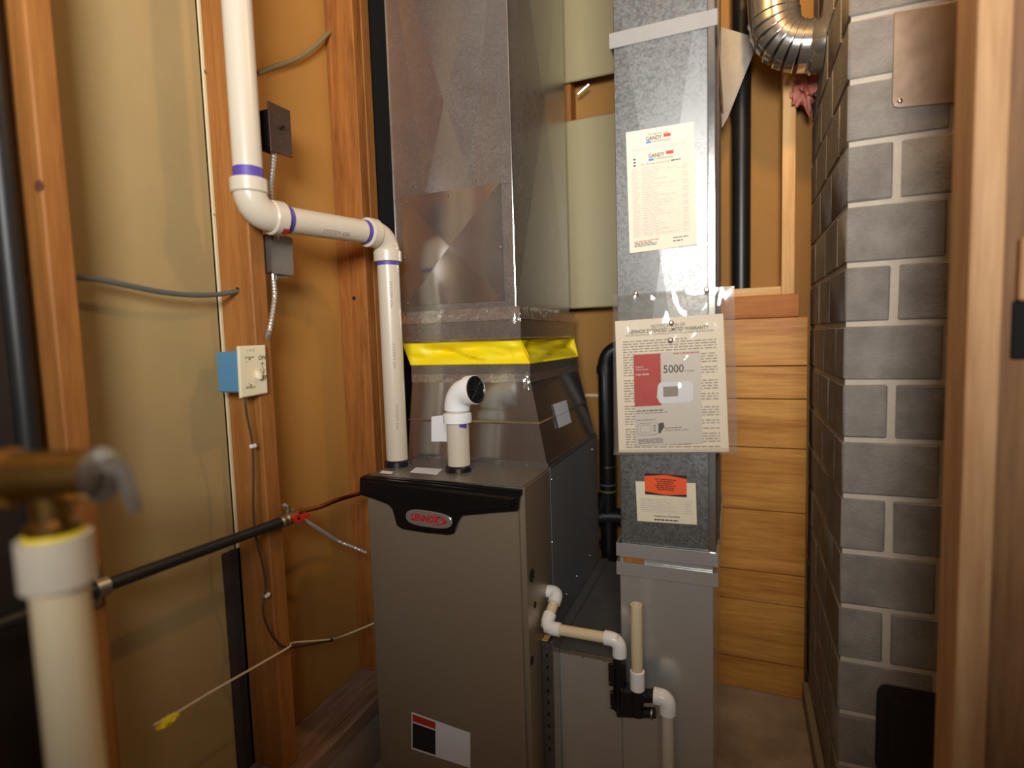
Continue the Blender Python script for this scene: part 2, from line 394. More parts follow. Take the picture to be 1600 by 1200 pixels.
# plank panelling
pl = Thing('plank_panelling', (.05, YB, 0), 'honey brown wood panelling of wide horizontal boards beside the block chimney', 'panelling')
ys = [497, 572, 623, 699, 797, 893, 940, 1032, 1078]
zs = [oY(1190, y, YB).z for y in ys]; zs[-1] = 0.0
for i in range(8):
    o = pl.mk('plank', M_plank, box, (-.13, YB-.006-.0006*(i % 2), zs[i+1]+.0016), (.205, YB+.011, zs[i]-.0016), .0015)
pl.mk('backing_board', M_felt, box, (-.13, YB+.0105, .001), (.2045, YB+.0118, zs[0]-.002), 0)

# chimney of concrete blocks ------------------------------------------------
YC, XC = 1.45, .2195
CH = Thing('wall_right', (XC+.3, YC+.3, 0), 'grey concrete block chimney with pale sloppy mortar joints', kind='structure')
H = .1312; ZL = CAM_H+.011; J = .0055
CH.mk('mortar_core', M_mortar, box, (XC+.004, YC+.004, 0), (1.2, 2.115, 2.62), 0)
sideY = [oX(x, 560, XC).y for x in (1306, 1287)]
sideY2 = [oX(x, 480, XC).y for x in (1296, 1280)]
k0 = -math.ceil(ZL/H)
for k in range(k0, 11):
    z0 = ZL+k*H+J; z1 = ZL+(k+1)*H-J
    if z1 < .02: continue
    z0 = max(z0, .002); whole = (k % 2 != 0)
    def blk(x0, x1, y0, y1):
        bm = bmesh.new(); box(bm, (x0, y0, z0), (x1, y1, z1), .0035)
        for v in bm.verts: v.co += V((RND.uniform(-1, 1), RND.uniform(-1, 1), RND.uniform(-1, 1)))*.0009
        CH.part('concrete_block', bm, M_block)
    Ye = sideY[0] if whole else sideY2[0]
    xj0, xj1, xr = (.404, .414, .6) if whole else (.306, .322, .404)
    # corner block spans the front and returns along the side
    blk(XC, xj0, YC, Ye-.005)
    xs = [(.414, .60), (.612, .8)] if whole else [(.322, .500), (.512, .70)]
    for x0, x1 in xs: blk(x0, x1, YC, YC+.06)
    y = Ye+.005; first = (sideY if whole else sideY2)[1]
    cuts = [first]; st = cuts[0]-Ye
    while cuts[-1]+st < 2.02: cuts.append(cuts[-1]+st)
    cuts.append(2.11)
    for c in cuts:
        blk(XC, XC+.09, y, c-.004); y = c+.005
a = oX(1258, 1062, XC-.012); 
one('base_strip', BM(box, (XC-.02, 1.3, 0), (XC-.001, 2.02, .07), .003), M_strip, (XC, 1.7, 0), 'pale dusty strip along the foot of the block chimney', 'strip')

# framed opening on the right ------------------------------------------------
TR = Thing('trim_1', (.36, 1.1, 0), 'rough pine framing of the opening in front of the block chimney', kind='structure')
TR.mk('post', M_post, box, (.322, 1.05, 0), (.364, 1.14, 2.62), .002, label='pale pine post')
TR.mk('jamb_board', M_jamb, box, (.3645, 1.062, 0), (.47, 1.14, 2.62), .002, label='darker board beside the pine post')
p0, p1 = oY(1582, 470, 1.06), oY(1640, 560, 1.06)
TR.mk('latch_pocket', M_dark, box, (p0.x, 1.055, p1.z), (p1.x, 1.063, p0.z), .002)
q0, q1 = oY(1590, 372, 1.06), oY(1650, 468, 1.06)
TR.mk('wood_stop', M_post, box, (q0.x, 1.045, q1.z), (q1.x, 1.062, q0.z), .003)

# ================================================================== FURNACE
YF = 1.197; XL, XR = -.919, -.474; ZT = CAM_H-.35; YD = 1.41; YR = 1.95; ZB = .06
F = Thing('furnace', ((XL+XR)/2, 1.55, ZB), 'bronze grey gas furnace cabinet with black top trim and oval badge', 'furnace')
F.mk('rear_body', M_side, box, (XL, YD, ZB), (XR, YR, ZT), .002, label='charcoal steel rear cabinet')
F.mk('front_body', M_bronze, box, (XL, YF+.016, ZB), (XR, YD-.0005, ZT-.0008), .003)
F.mk('door', M_bronze, box, (XL-.002, YF, ZB+.02), (XR-.012, YF+.017, ZT-.02), .005)
F.mk('top_plate', M_top, box, (XL+.001, YF+.012, ZT-.001), (XR-.001, YD+.02, ZT+.0015), .0007)
# top trim, bowed outline on the front
yt = YF-.0005
tp = [(567, 744), (690, 757), (813, 771), (811, 796), (770, 799), (726, 803), (719, 812), (712, 831), (703, 833), (670, 830), (632, 824), (624, 818), (617, 793), (610, 786), (590, 778), (566, 771)]
pts = [V((p_.x, p_.y, min(p_.z, ZT+.001))) for p_ in [oY(x, y, yt) for x, y in tp]]
trim = F.mk('top_trim', M_trim, prism, pts, (0, -.024, 0), .012, 3)
bm = bmesh.new(); prism(bm, [V((p_.x, p_.y, min(p_.z, ZT+.0012))) for p_ in [oY(x, y, yt) for x, y in ((567, 741), (813, 767), (813, 775), (567, 748))]], (0, .03, 0))
F.part('trim_lip', bm, M_trim, trim)
# badge
yb_ = YF-.0245; bc = [oY(x, y, yb_) for x, y in ((635, 794), (707, 805), (707, 827), (635, 817))]
q = Quad(*bc)
ov = []
for i in range(40):
    t = 2*math.pi*i/40; c, s = math.cos(t), math.sin(t)
    ov.append((.5+.5*math.copysign(abs(c)**.62, c), .5+.56*math.copysign(abs(s)**.8, s)))
badge = F.mk('badge', M_badge, prism, [q.at(u, v) for u, v in ov], (0, -.004, 0), .0015, 2, under=trim, label='oval silver badge with red lettering')
bm = bmesh.new(); text_on(bm, lambda u, v: q.at(u, v, .0046), 'LENNOX', .12, .22, .75, .73, .25, .04)
n = 26
for i in range(n):
    A = []
    for t, e in ((i/n, 0), ((i+1)/n, 0), ((i+1)/n, 1), (i/n, 1)):
        th = -1.75+3.3*t; wd = .10*math.sin(math.pi*min(1, max(0, t)))+.004
        ru, rv = .36-(wd*.7 if e else 0), .36-(wd*1.2 if e else 0)
        A.append(bm.verts.new(q.at(.54+ru*math.cos(th), .5+rv*math.sin(th), .0046)))
    bm.faces.new(A)
F.part('badge_lettering', bm, M_red, trim)
# side fittings
def side_disc(name, px, py, r, m, d=.0015, X=XR):
    c = oX(px, py, X); return F.mk(name, m, lathe, c-V((.001, 0, 0)), (1, 0, 0), [(0, r), (.001+d, r*.8)], 16)
for px, py in ((862, 749), (863, 847), (922, 868), (922, 958-90), (901, 900), (885, 928), (925, 702)): side_disc('screw', px, py, .0035, M_zinc, .002)
side_disc('knockout', 831, 899, .019, M_dark); side_disc('knockout', 836, 945, .0095, M_dark); side_disc('knockout', 831, 1032, .012, M_dark)
side_disc('knockout', 857, 924, .02, M_dark, .0012)
# bright top flange along the rear body
F.mk('top_flange', M_galvk, box, (XR-.006, YD, ZT-.001), (XR+.002, YR, ZT+.0016), .0005)
# rating label low on the door
q = Quad(*[oY(x, y, YF-.0003) for x, y in ((643, 1112), (735, 1145), (735, 1200), (643, 1170))])
lab = F.mk('warning_label', M_sticker, lambda b: q.rect(b, 0, 0, 1, 1, .0004))
bm = bmesh.new(); q.rect(bm, .02, .05, .42, .24, .0007); F.part('label_band', bm, M_mred, lab)
bm = bmesh.new(); q.rect(bm, .02, .28, .42, .95, .0007); F.part('label_panel', bm, M_blk, lab)
# scratch-free labels on top
for c4 in (((597, 735), (615, 737), (611, 741), (593, 739)), ((650, 730), (692, 733), (682, 742), (640, 738))):
    F.mk('top_sticker', M_sticker, lambda b: b.faces.new([b.verts.new(oZ(x, y, ZT+.0022)) for x, y in c4]))
for px, py in ((575, 740), (627, 736), (845, 738), (813, 763)):
    F.mk('screw', M_zinc, lathe, oZ(px, py, ZT+.001), (0, 0, 1), [(0, .003), (.0006, .002)], 10)

# transition on top of the furnace -------------------------------------------
zf = CAM_H-.067
T = Thing('duct_transition', (-.71, 1.68, ZT), 'tapered galvanized transition with foil tape on the furnace top', 'duct')
B0 = (-.926, -.482, YD+.003, 1.948); T0 = (-.914, -.536, 1.44, 1.93)
zb2 = zf-.04
def rect(r, z): return [V((r[0], r[2], z)), V((r[1], r[2], z)), V((r[1], r[3], z)), V((r[0], r[3], z))]
bm = bmesh.new(); lv = [rect(B0, ZT+.0016)]
mid = tuple(a*.52+b*.48 for a, b in zip(B0, T0)); zm = ZT+.0016+(zb2-ZT)*.48
lv.append(rect(mid, zm-.004)); lv.append(rect((mid[0]-.005, mid[1]+.005, mid[2]-.005, mid[3]+.005), zm)); lv.append(rect(mid, zm+.004)); lv.append(rect(T0, zb2))
rg = [[bm.verts.new(p) for p in l] for l in lv]
for a, b in zip(rg, rg[1:]):
    for i in range(4): bm.faces.new((a[i], a[(i+1) % 4], b[(i+1) % 4], b[i]))
T.part('tapered_body', bm, M_galvs, ang=20)
def ringband(bm, r, z0, z1, t=.002):
    for x0, x1, y0, y1 in ((r[0], r[1], r[2]-t, r[2]), (r[0], r[1], r[3], r[3]+t), (r[0]-t, r[0], r[2]-t, r[3]+t), (r[1], r[1]+t, r[2]-t, r[3]+t)):
        box(bm, (x0, y0, z0), (x1, y1, z1))
T.mk('collar', M_galv, ringband, T0, zb2, zf)
T.mk('base_flange', M_galvs, ringband, (B0[0], B0[1], B0[2], B0[3]-.01), ZT+.0016, ZT+.012, .004)
def tape(bm, r, z0, z1, off=.0028):
    for (ax, ay), (bx, by) in (((r[0], r[2]-off), (r[1], r[2]-off)), ((r[1]+off, r[2]-off), (r[1]+off, r[3]))):
        def f(u, v):
            p = V((ax+(bx-ax)*u, ay+(by-ay)*u, z0+(z1-z0)*v)); n_ = abs(noise.noise(p*150))*.0022+abs(noise.noise(p*50))*.0025+.0004
            return p+V((n_ if ax == bx else 0, -n_ if ay == by else 0, noise.noise(V((u*9, v*3, 1)))*.002))
        sheet(bm, f, 60, 6)
T.mk('foil_tape', M_foil, tape, T0, zb2-.012, zb2+.012)
def crumple(bm, c, r, sd):
    bmesh.ops.create_icosphere(bm, subdivisions=3, radius=1)
    for v in bm.verts:
        d = v.co.normalized(); n_ = .75+.5*noise.noise(d*2.5+V((sd, 0, 0)))+.25*noise.noise(d*7+V((sd, 3, 0)))
        v.co = V(c)+V((d.x*r[0], d.y*r[1], d.z*r[2]))*n_
c = oY(822, 597, 1.436); T.mk('foil_patch', M_foil, crumple, c, (.010, .006, .028), 1)
for c4, X in ((((864, 632), (885, 625), (893, 660), (873, 669)), True), (((674, 651), (699, 648), (699, 690), (674, 690)), False)):
    def pos(x, y):
        if X:
            fr = .5; P = oX(x, y, -.505); # side slope
            t = (P.z-ZT)/(zb2-ZT); return oX(x, y, B0[1]+(T0[1]-B0[1])*t+.0045)
        P = oY(x, y, 1.43); t = (P.z-ZT)/(zb2-ZT); return oY(x, y, B0[2]+(T0[2]-B0[2])*t-.0062)
    T.mk('paper_label', M_sticker, lambda b: b.faces.new([b.verts.new(pos(x, y)) for x, y in c4]))
for px, py in ((670, 716), (823, 728)):
    T.mk('screw', M_zinc, lathe, oY(px, py, YD+.001), (0, -1, .1), [(0, .004), (.004, .003)], 10)

# yellow canvas connector -------------------------------------------------------
PF = (-.948, -.556, 1.432, 1.972); zc1 = CAM_H+.004
Cn = Thing('canvas_connector', (-.73, 1.68, zf), 'bright yellow canvas collar joining plenum and transition', 'connector')
def canvas(bm):
    def corner(r): return [(r[0], r[3]), (r[0], r[2]), (r[1], r[2]), (r[1], r[3])]
    tc_, bc_ = corner((PF[0]+.004, PF[1]-.003, PF[2]+.003, PF[3]-.003)), corner((T0[0]-.003, T0[1]+.003, T0[2]-.003, T0[3]+.003))
    inw = [(1, 0), (0, 1), (-1, 0), (0, -1)]
    for k in range(4):
        a, b = tc_[k], tc_[(k+1) % 4]; c, d = bc_[k], bc_[(k+1) % 4]; nx, ny = inw[k]; nn = 150
        def f(u, v):
            jag = .0018*(1 if int(round(u*nn)) % 2 else -1)
            x = (a[0]+(b[0]-a[0])*u)*(1-v)+(c[0]+(d[0]-c[0])*u)*v; y = (a[1]+(b[1]-a[1])*u)*(1-v)+(c[1]+(d[1]-c[1])*u)*v
            z = zc1*(1-v)+zf*v
            if v == 0: z += jag
            if v == 1: z += jag
            e = math.sin(math.pi*v)
            amt = e*(.014+.022*(noise.noise(V((u*3+k*5, v*3-u*3, 2)))+.2) + .012*math.sin(u*7+v*7+k*2))*min(1, 6*u, 6*(1-u)+.15)
            amt += e*.012*math.exp(-((u-.97)/.06)**2)
            return V((x+nx*amt, y+ny*amt, z))
        sheet(bm, f, nn, 12)
Cn.mk('canvas_sleeve', M_yel, canvas)
Cn.mk('upper_clip', M_galvs, ringband, (PF[0], PF[1], PF[2], PF[3]), CAM_H-.0005, CAM_H+.004, .002)

# plenum ---------------------------------------------------------------------------
PB = (-.949, -.571, 1.44, 1.962); zp0 = CAM_H+.002; zp1 = CAM_H+.088
P = Thing('supply_plenum', (-.76, 1.7, zp0), 'tall galvanized supply plenum with cross broken front above the yellow collar', 'duct')
zsp = CAM_H+oY(700, 300, 1.44).z-CAM_H - CAM_H  # seam height (relative), corrected below
zsp = oY(700, 300, 1.44).z
def crossface(bm, A, B, C_, D, off, n):
    n = V(n); m_ = (V(A)+V(B)+V(C_)+V(D))/4+n*off; vs = [bm.verts.new(V(p)) for p in (A, B, C_, D)]; c = bm.verts.new(m_)
    for i in range(4): bm.faces.new((vs[i], vs[(i+1) % 4], c))
x0, x1, y0, y1 = PB
bm = bmesh.new(); box(bm, (x0, y0, zp1), (x1, y1, 2.6)); P.part('duct_body', bm, M_galv)
bm = bmesh.new(); yq = y0-.001
cen = bm.verts.new(oY(694, 160, y0-.013)); pbl = bm.verts.new(oY(664, 302, yq-.002)); pbr = bm.verts.new(oY(740, 292, yq-.002)); ptl = bm.verts.new(oY(616, -100, yq)); ptr = bm.verts.new(oY(756, -100, yq))
bl_, br_, tr_, tl_ = [bm.verts.new(p) for p in ((x0+.002, yq, zsp), (x1-.002, yq, zsp), (x1-.002, yq, 2.6), (x0+.002, yq, 2.6))]
for fc in ((cen, pbl, pbr), (pbl, bl_, br_, pbr), (cen, ptl, tl_, pbl), (pbl, tl_, bl_), (cen, pbr, tr_, ptr), (pbr, br_, tr_), (cen, ptr, ptl), (ptl, ptr, tr_, tl_)): bm.faces.new(fc)
P.part('front_panel', bm, M_galv, ang=1)
bm = bmesh.new(); xa, xb = oY(632, 400, y0).x, oY(786, 400, y0).x; za, zb_ = oY(710, 474, y0).z, zsp+.006
crossface(bm, (xa, y0-.0022, za), (xb, y0-.0022, za), (xb, y0-.0022, zb_), (xa, y0-.0022, zb_), .012, (0, -1, 0)); acc = P.part('access_panel', bm, M_galvs, ang=1)
bm = bmesh.new(); crossface(bm, (x1+.0006, y0+.002, zp1), (x1+.0006, y1, zp1), (x1+.0006, y1, 2.6), (x1+.0006, y0+.002, 2.6), .012, (1, 0, 0)); P.part('side_panel', bm, M_galvp, ang=1)
P.mk('corner_seam', M_galvs, tube, [(x1, y0-.001, zp1), (x1, y0-.001, 2.6)], .003, 8)
P.mk('corner_seam', M_galvs, tube, [(x0, y0-.001, zp1), (x0, y0-.001, 2.6)], .003, 8)
P.mk('bottom_flange', M_galv, box, (PF[0], PF[2], zp0+.002), (PF[1], PF[3], zp1), .002)
P.mk('foil_tape', M_foil, tape, (PF[0], PF[1], PF[2], PF[3]), zp1-.032, zp1+.003, .0014)
P.mk('foil_patch', M_foil, crumple, oY(806, 497, 1.431), (.016, .006, .03), 5)
for px, py in ((633, 316), (701, 306), (771, 300), (745, 282), (647, 292), (631, 402), (780, 386), (636, 474), (698, 470), (779, 463)):
    P.mk('screw', M_zinc, lathe, oY(px, py, y0-.0025)+V((0, .004, 0)), (0, -1, 0), [(0, .004), (.006, .0038), (.0085, .002)], 10)

# return duct ----------------------------------------------------------------------
YDU = 1.348; RX0, RX1 = -.2755, -.0515
R = Thing('return_duct', (-.16, 1.6, 0), 'narrow galvanized return air duct hung with papers beside the furnace', 'duct')
zc = oY(1040, 862, YDU).z
def ductsec(bm, x0, x1, y0, y1, z0, z1): box(bm, (x0, y0, z0), (x1, y1, z1), .0015)
bm = bmesh.new(); ductsec(bm, RX0+.004, RX1, YDU, 1.86, zc, 2.6); R.part('upper_section', bm, M_galvd)
bm = bmesh.new(); crossface(bm, (RX0+.006, YDU-.0005, zc+.02), (RX1-.016, YDU-.0005, zc+.02), (RX1-.016, YDU-.0005, 2.1), (RX0+.006, YDU-.0005, 2.1), .006, (0, -1, 0)); R.part('face_panel', bm, M_galvd, ang=1)
bm = bmesh.new(); ductsec(bm, RX0, RX1-.004, YDU, 1.86, .002, zc); R.part('lower_section', bm, M_galvl)
R.mk('side_seam', M_galvs, box, (RX1-.014, YDU-.004, zc), (RX1+.003, YDU+.004, 2.6), .002)
R.mk('side_seam', M_galvs, tube, [(RX1+.004, YDU+.09, zc), (RX1+.004, YDU+.09, 2.6)], .004, 8)
def band(bm, ya, yb2):
    a = oY(966, ya, YDU-.006).z; b = oY(966, yb2, YDU-.006).z
    ringband(bm, (RX0-.003, RX1+.003, YDU-.003, 1.865), b, a, .004)
R.mk('drive_cleat', M_galvl, band, 848, 868)
R.mk('drive_cleat', M_galvl, band, 877, 897)
R.mk('drive_cleat', M_galvl, lambda b: ringband(b, (RX0, RX1+.003, YDU-.003, 1.865), oY(966, 76, YDU).z, oY(966, 52, YDU).z, .004))
R.mk('cardboard_shim', M_stud, box, (RX0+.01, YDU-.005, oY(990, 878, YDU).z), (RX0+.06, YDU-.002, oY(990, 866, YDU).z), 0)
# boot joining duct and furnace
ZBX = CAM_H-.825
bt = Thing('return_boot', (-.38, 1.6, 0), 'low galvanized return boot between the furnace side and the narrow duct', 'duct')
bt.mk('boot_body', M_galvl, box, (XR+.001, 1.352, .002), (RX0-.001, 1.968, ZBX), .002)
bt.mk('top_sheet', M_dull, box, (XR+.001, 1.354, ZBX), (RX0-.001, 1.966, ZBX+.002), 0)
bt.mk('top_seam', M_dull, box, (XR+.001, 1.36, ZBX+.002), (XR+.03, 1.966, ZBX+.012), .003)
bt.mk('front_seam', M_galvs, box, (XR+.002, 1.347, ZBX-.006), (RX0-.002, 1.354, ZBX+.005), .002)
for i, (px, py) in enumerate(((866, 1016), (890, 1021), (911, 1026), (945, 1032))): bt.mk('screw', M_zinc, lathe, oY(px, py, 1.35), (0, -1, 0), [(0, .003), (.004, .002)], 8)
for py in (1044, 1118): bt.mk('screw', M_zinc, lathe, oY(867, py, 1.352), (0, -1, 0), [(0, .003), (.004, .002)], 8)
bt.mk('screw', M_zinc, lathe, oZ(914, 930, ZBX+.002), (0, 0, 1), [(0, .003), (.004, .002)], 8)
# slotted angle strip standing against the furnace
xa = XR+.003; xb = xa+.028
sa = Thing('slotted_angle', ((xa+xb)/2, 1.3, 0), 'perforated steel angle standing between furnace and return boot', 'bracket')
sa.mk('face', M_galvk, box, (xa, 1.298, 0), (xb, 1.301, oY(848, 1003, 1.3).z), .0005)
sa.mk('return_leg', M_galvs, box, (xb, 1.298, 0), (xb+.003, 1.345, oY(848, 1003, 1.3).z), .0005)
for i in range(9):
    z = oY(848, 1022, 1.3).z-i*.032
    sa.mk('slot', M_dark, box, ((xa+xb)/2-.003, 1.2972, z-.005), ((xa+xb)/2+.003, 1.2985, z+.005), 0)
one('wood_shim', BM(box, oY(846, 1001, 1.3), oY(861, 992, 1.33), .001), M_pineh, oY(853, 1001, 1.3), 'small wood block on the perforated steel angle', 'wood block')

# ================================================================== VENT PIPES
RP = .0302
def wraptext(bm, base, axis, facing, r, txt, t0, t1, h):
    ax = V(axis).normalized(); f = V(facing); f = (f-ax*f.dot(ax)).normalized(); s = ax.cross(f)
    def fn(u, v): a = (v-.5)*h/r; return V(base)+ax*(t0+(t1-t0)*u)+(f*math.cos(a)+s*math.sin(a))*(r+.0004)
    text_on(bm, fn, txt, 0, 0, 1, 1)
v1 = V((-.984, .934, 0)); e1 = v1+V((0, 0, oX(384, 315, -.984).z)); 
e2 = oX(606, 368, -.906); e1.z = oX(392, 335, -.984).z; e2 = V((-.906, 1.328, e2.z)); foot = V((-.906, 1.328, ZT+.002))
VP = Thing('vent_pipe', foot, 'long white plastic vent pipe running down the stud wall into the furnace', 'pipe')
top = V((e1.x, e1.y, 2.6)); rl = .055
d12 = (e2-e1).normalized()
VP.mk('pipe_run', M_pvc, tube, [top, e1+V((0, 0, rl))], RP, 28, label='upright run')
VP.mk('pipe_run', M_pvc, tube, [e1+d12*rl, e2-d12*rl], RP, 28, label='sloping run')
VP.mk('pipe_run', M_pvc, tube, [e2-V((0, 0, rl)), foot], RP, 28, label='drop into the furnace')
RE = .0355
el = VP.mk('elbow', M_pvc, tube, elbow_path(top, e1, e2, rl+.005), RE-.001, 28)
VP.mk('hub', M_pvc, lathe, e1+V((0, 0, rl-.012)), (0, 0, 1), [(0, RE), (.003, RE+.003), (.030, RE+.003), (.033, RP)], 28, under=el)
VP.mk('hub', M_pvc, lathe, e1+d12*(rl-.012), d12, [(0, RE), (.003, RE+.003), (.030, RE+.003), (.033, RP)], 28, under=el)
bm = bmesh.new(); st = e1+d12*(rl+.004); fdir = (C0-st); fdir = (fdir-d12*fdir.dot(d12)).normalized(); sd = d12.cross(fdir)
def fnl(u, v): a = .75+(v-.5)*.45; return st+d12*(.016*u)+(fdir*math.cos(a)-sd*math.sin(a)*(1 if sd.z > 0 else -1))*(RE+.0036)
sheet(bm, fnl, 2, 4); VP.part('elbow_sticker', bm, M_mred, el)
el2 = VP.mk('elbow', M_pvc, tube, elbow_path(e1, e2, foot, rl+.005), RE-.001, 28)
VP.mk('hub', M_pvc, lathe, e2-d12*(rl-.012), -d12, [(0, RE), (.003, RE+.003), (.030, RE+.003), (.033, RP)], 28, under=el2)
VP.mk('hub', M_pvc, lathe, e2-V((0, 0, rl-.012)), (0, 0, -1), [(0, RE), (.003, RE+.003), (.030, RE+.003), (.033, RP)], 28, under=el2)
for b, ax, l in ((e1+V((0, 0, rl+.02)), V((0, 0, 1)), .022), (e1+d12*(rl+.02), d12, .016), (e2-d12*(rl+.02), -d12, .014), (e2-V((0, 0, rl+.02)), V((0, 0, -1)), .009)):
    VP.mk('primer_band', M_purple, lathe, b, ax, [(0, RP+.0006), (l, RP+.0006)], 28)
bm = bmesh.new()
mid = (e1+e2)/2; wraptext(bm, e1, d12, (C0-mid)+V((0, 0, -.6)), RP, 'SYSTEM 636', .17, .25, .010)
dn = V((0, 0, -1)); L3 = (e2-foot).length
for i in range(3): wraptext(bm, e2, dn, (C0-e2)+V((.25, .1, 0)), RP, 'SYSTEM 636', .13+i*.17, .20+i*.17, .007)
wraptext(bm, e1+V((0, 0, 1.2)), dn, (C0-e1)+V((.9, .3, 0)), RP, 'SYSTEM 636', .5, .57, .007)
VP.part('pipe_print', bm, M_inkg)
VP.mk('rubber_collar', M_black, lathe, (foot.x, foot.y, ZT+.0012), (0, 0, 1), [(0, RP+.008), (.014, RP+.006), (.018, RP+.002)], 28)

ip = V((-.702, 1.318, ZT+.002)); ie = V((ip.x, ip.y, oX(716, 628, ip.x).z))
# elbow opens towards the right and the room
od = V((.93, -.22, .12)).normalized()
IP = Thing('intake_pipe', ip, 'short white plastic intake pipe with black grille elbow on the furnace top', 'pipe')
IP.mk('pipe_run', M_pvc, tube, [ip, ie], RP, 28)
zz = oX(716, 645, ip.x).z; ec = V((ip.x, ip.y, oX(716, 612, ip.x).z))
el = IP.mk('elbow', M_pvcn, tube, elbow_path(V((ip.x, ip.y, zz-.02)), ec, ec+od*.1, .048), RE-.001, 28)
IP.mk('hub', M_pvcn, lathe, (ip.x, ip.y, oX(716, 660, ip.x).z), (0, 0, 1), [(0, RP), (.001, RE+.003), (.024, RE+.003), (.027, RE-.001)], 28, under=el)
IP.mk('hub', M_pvcn, lathe, ec+od*.04, od, [(0, RE-.001), (.003, RE+.003), (.028, RE+.003)], 28, under=el)
gc = ec+od*.069
gr = IP.mk('grille', M_black, lathe, gc-od*.006, od, [(0, RE+.002), (.008, RE+.001), (.009, RE-.004), (.006, RE-.006)], 28)
sx = od.cross(V((0, 0, 1))).normalized(); sz = sx.cross(od)
for a in (0, math.pi/4, math.pi/2, 3*math.pi/4):
    d = sx*math.cos(a)+sz*math.sin(a); IP.mk('bar', M_abs, tube, [gc-d*.031+od*.002, gc+d*.031+od*.002], .0022, 6, under=gr)
IP.mk('bar', M_abs, lathe, gc+od*.002, od, [(0, .014), (.003, .014), (.003, .011), (0, .011)], 20, False, under=gr)
IP.mk('rubber_collar', M_black, lathe, (ip.x, ip.y, ZT+.0012), (0, 0, 1), [(0, RP+.008), (.012, RP+.006), (.016, RP+.002)], 28)
IP.mk('primer_mark', M_purple, lambda b: sheet(b, lambda u, v: ip+V(((RP+.0006)*math.cos(-.2-.75*u), (RP+.0006)*math.sin(-.2-.75*u), oX(716, 661+7*v*(1-.5*u), ip.x).z-ip.z)), 6, 2))

# ================================================================== CONDENSATE LINE
YP = 1.285
CL = Thing('condensate_line', oX(856, 925, XR), 'white plastic drain line bending from the furnace side to the black trap', 'pipe')
r_ = .0135
a0 = oX(856, 924, XR); a1 = a0+V((.028, 0, .002)); a2 = oY(852, 980, YP); a3 = oY(968, 1000, YP); a4 = oY(968, 1040, YP)
CL.mk('pipe_run', M_pvcc, tube, [a1, a2], r_, 18); CL.mk('pipe_run', M_pvcc, tube, [a2, a3], r_, 18); CL.mk('pipe_run', M_pvcc, tube, [a0-V((.004, 0, 0)), a1], r_, 18)
RF = .0172
for p, c, n_, b in ((a0, a1, a2, .018), (a1, a2, a3, .026), (a2, a3, a4, .026)):
    p, c, n_ = V(p), V(c), V(n_); d1 = (p-c).normalized(); d2 = (n_-c).normalized()
    pa = elbow_path(p, c, n_, b, 10); pa = [c+d1*(b+.010)]+pa+[c+d2*(b+.014)]
    CL.mk('elbow', M_pvcn, tube, pa, RF, 20)
CL.mk('yellow_gasket', M_ytape, lathe, a0+V((.001, 0, 0)), (1, 0, 0), [(0, .017), (.004, .0165)], 18)

TRP = Thing('drain_trap', oY(985, 1110, YP), 'black plastic condensate trap with white fittings in front of the return boot', 'drain trap')
c1 = oY(968, 1036, YP); 
TRP.mk('inlet_tube', M_black, tube, [c1+V((0, 0, .004)), V((c1.x, c1.y, oY(970, 1108, YP).z))], .0165, 18)
for dx in (-.011, 0, .011): TRP.mk('rib', M_black, box, (c1.x+dx-.0015, c1.y-.019, oY(970, 1095, YP).z), (c1.x+dx+.0015, c1.y-.010, c1.z-.01), .0005)
TRP.mk('mounting_flange', M_black, box, (oY(951, 1080, YP).x, YP-.002, oY(951, 1072, YP).z), (c1.x, YP+.006, oY(951, 1036, YP).z), .003)
TRP.mk('mounting_flange', M_black, box, (oY(953, 1080, YP).x, YP-.002, oY(951, 1108, YP).z), (c1.x, YP+.006, oY(951, 1078, YP).z), .003)
for px, py in ((953, 1066), (955, 1103), (956, 1081)): TRP.mk('screw', M_zinc, lathe, oY(px, py, YP-.002), (0, -1, 0), [(0, .003), (.003, .002)], 8)
TRP.mk('body_block', M_black, box, (c1.x, YP-.02, oY(985, 1112, YP).z), (oY(1003, 1090, YP).x, YP+.02, oY(985, 1072, YP).z), .005)
c2 = oY(996, 1078, YP-.012)
TRP.mk('outlet_tube', M_black, tube, [c2, V((c2.x, c2.y, oY(996, 1112, YP).z))], .0145, 18)
cA = oY(985, 1096, YP-.006); cB = oY(1026, 1096, YP-.006)
TRP.mk('side_tube', M_black, tube, [oY(985, 1087, YP), oY(1026, 1087, YP)], .0155, 18)
TRP.mk('lower_tube', M_black, tube, [oY(965, 1112, YP-.006), oY(1024, 1114, YP-.006)], .012, 18)
TRP.mk('clip_ring', M_zinc, lathe, oY(1018, 1114, YP-.006), (1, 0, 0), [(0, .016), (.003, .016), (.003, .014), (0, .014)], 18, False)
SPp = Thing('standpipe', oY(996, 1078, YP-.012), 'open cream plastic standpipe rising from the black trap', 'pipe')
t0 = oY(996, 1076, YP-.012); t1 = oY(992, 944, YP-.012); t1 = V((t0.x, t0.y, t1.z))
SPp.mk('pipe_run', M_pvcc, lathe, t0, (0, 0, 1), [(0, r_), ((t1-t0).z, r_), ((t1-t0).z, r_-.003), ((t1-t0).z-.03, r_-.003)], 20, True)
SPp.mk('bore', M_gap, lathe, t1-V((0, 0, .02)), (0, 0, 1), [(0, r_-.0031), (.001, r_-.0031)], 16)
SPp.mk('coupling', M_pvcn, lathe, t0-V((0, 0, .002)), (0, 0, 1), [(0, r_+.002), (.002, .0172), (.046, .0172), (.048, r_)], 20)
OP = Thing('outlet_pipe', oY(1042, 1200, YP), 'white plastic elbow and pipe dropping from the black trap', 'pipe')
b0 = oY(1022, 1087, YP); b1 = oY(1043, 1091, YP); b2 = V((b1.x, b1.y-.01, .02))
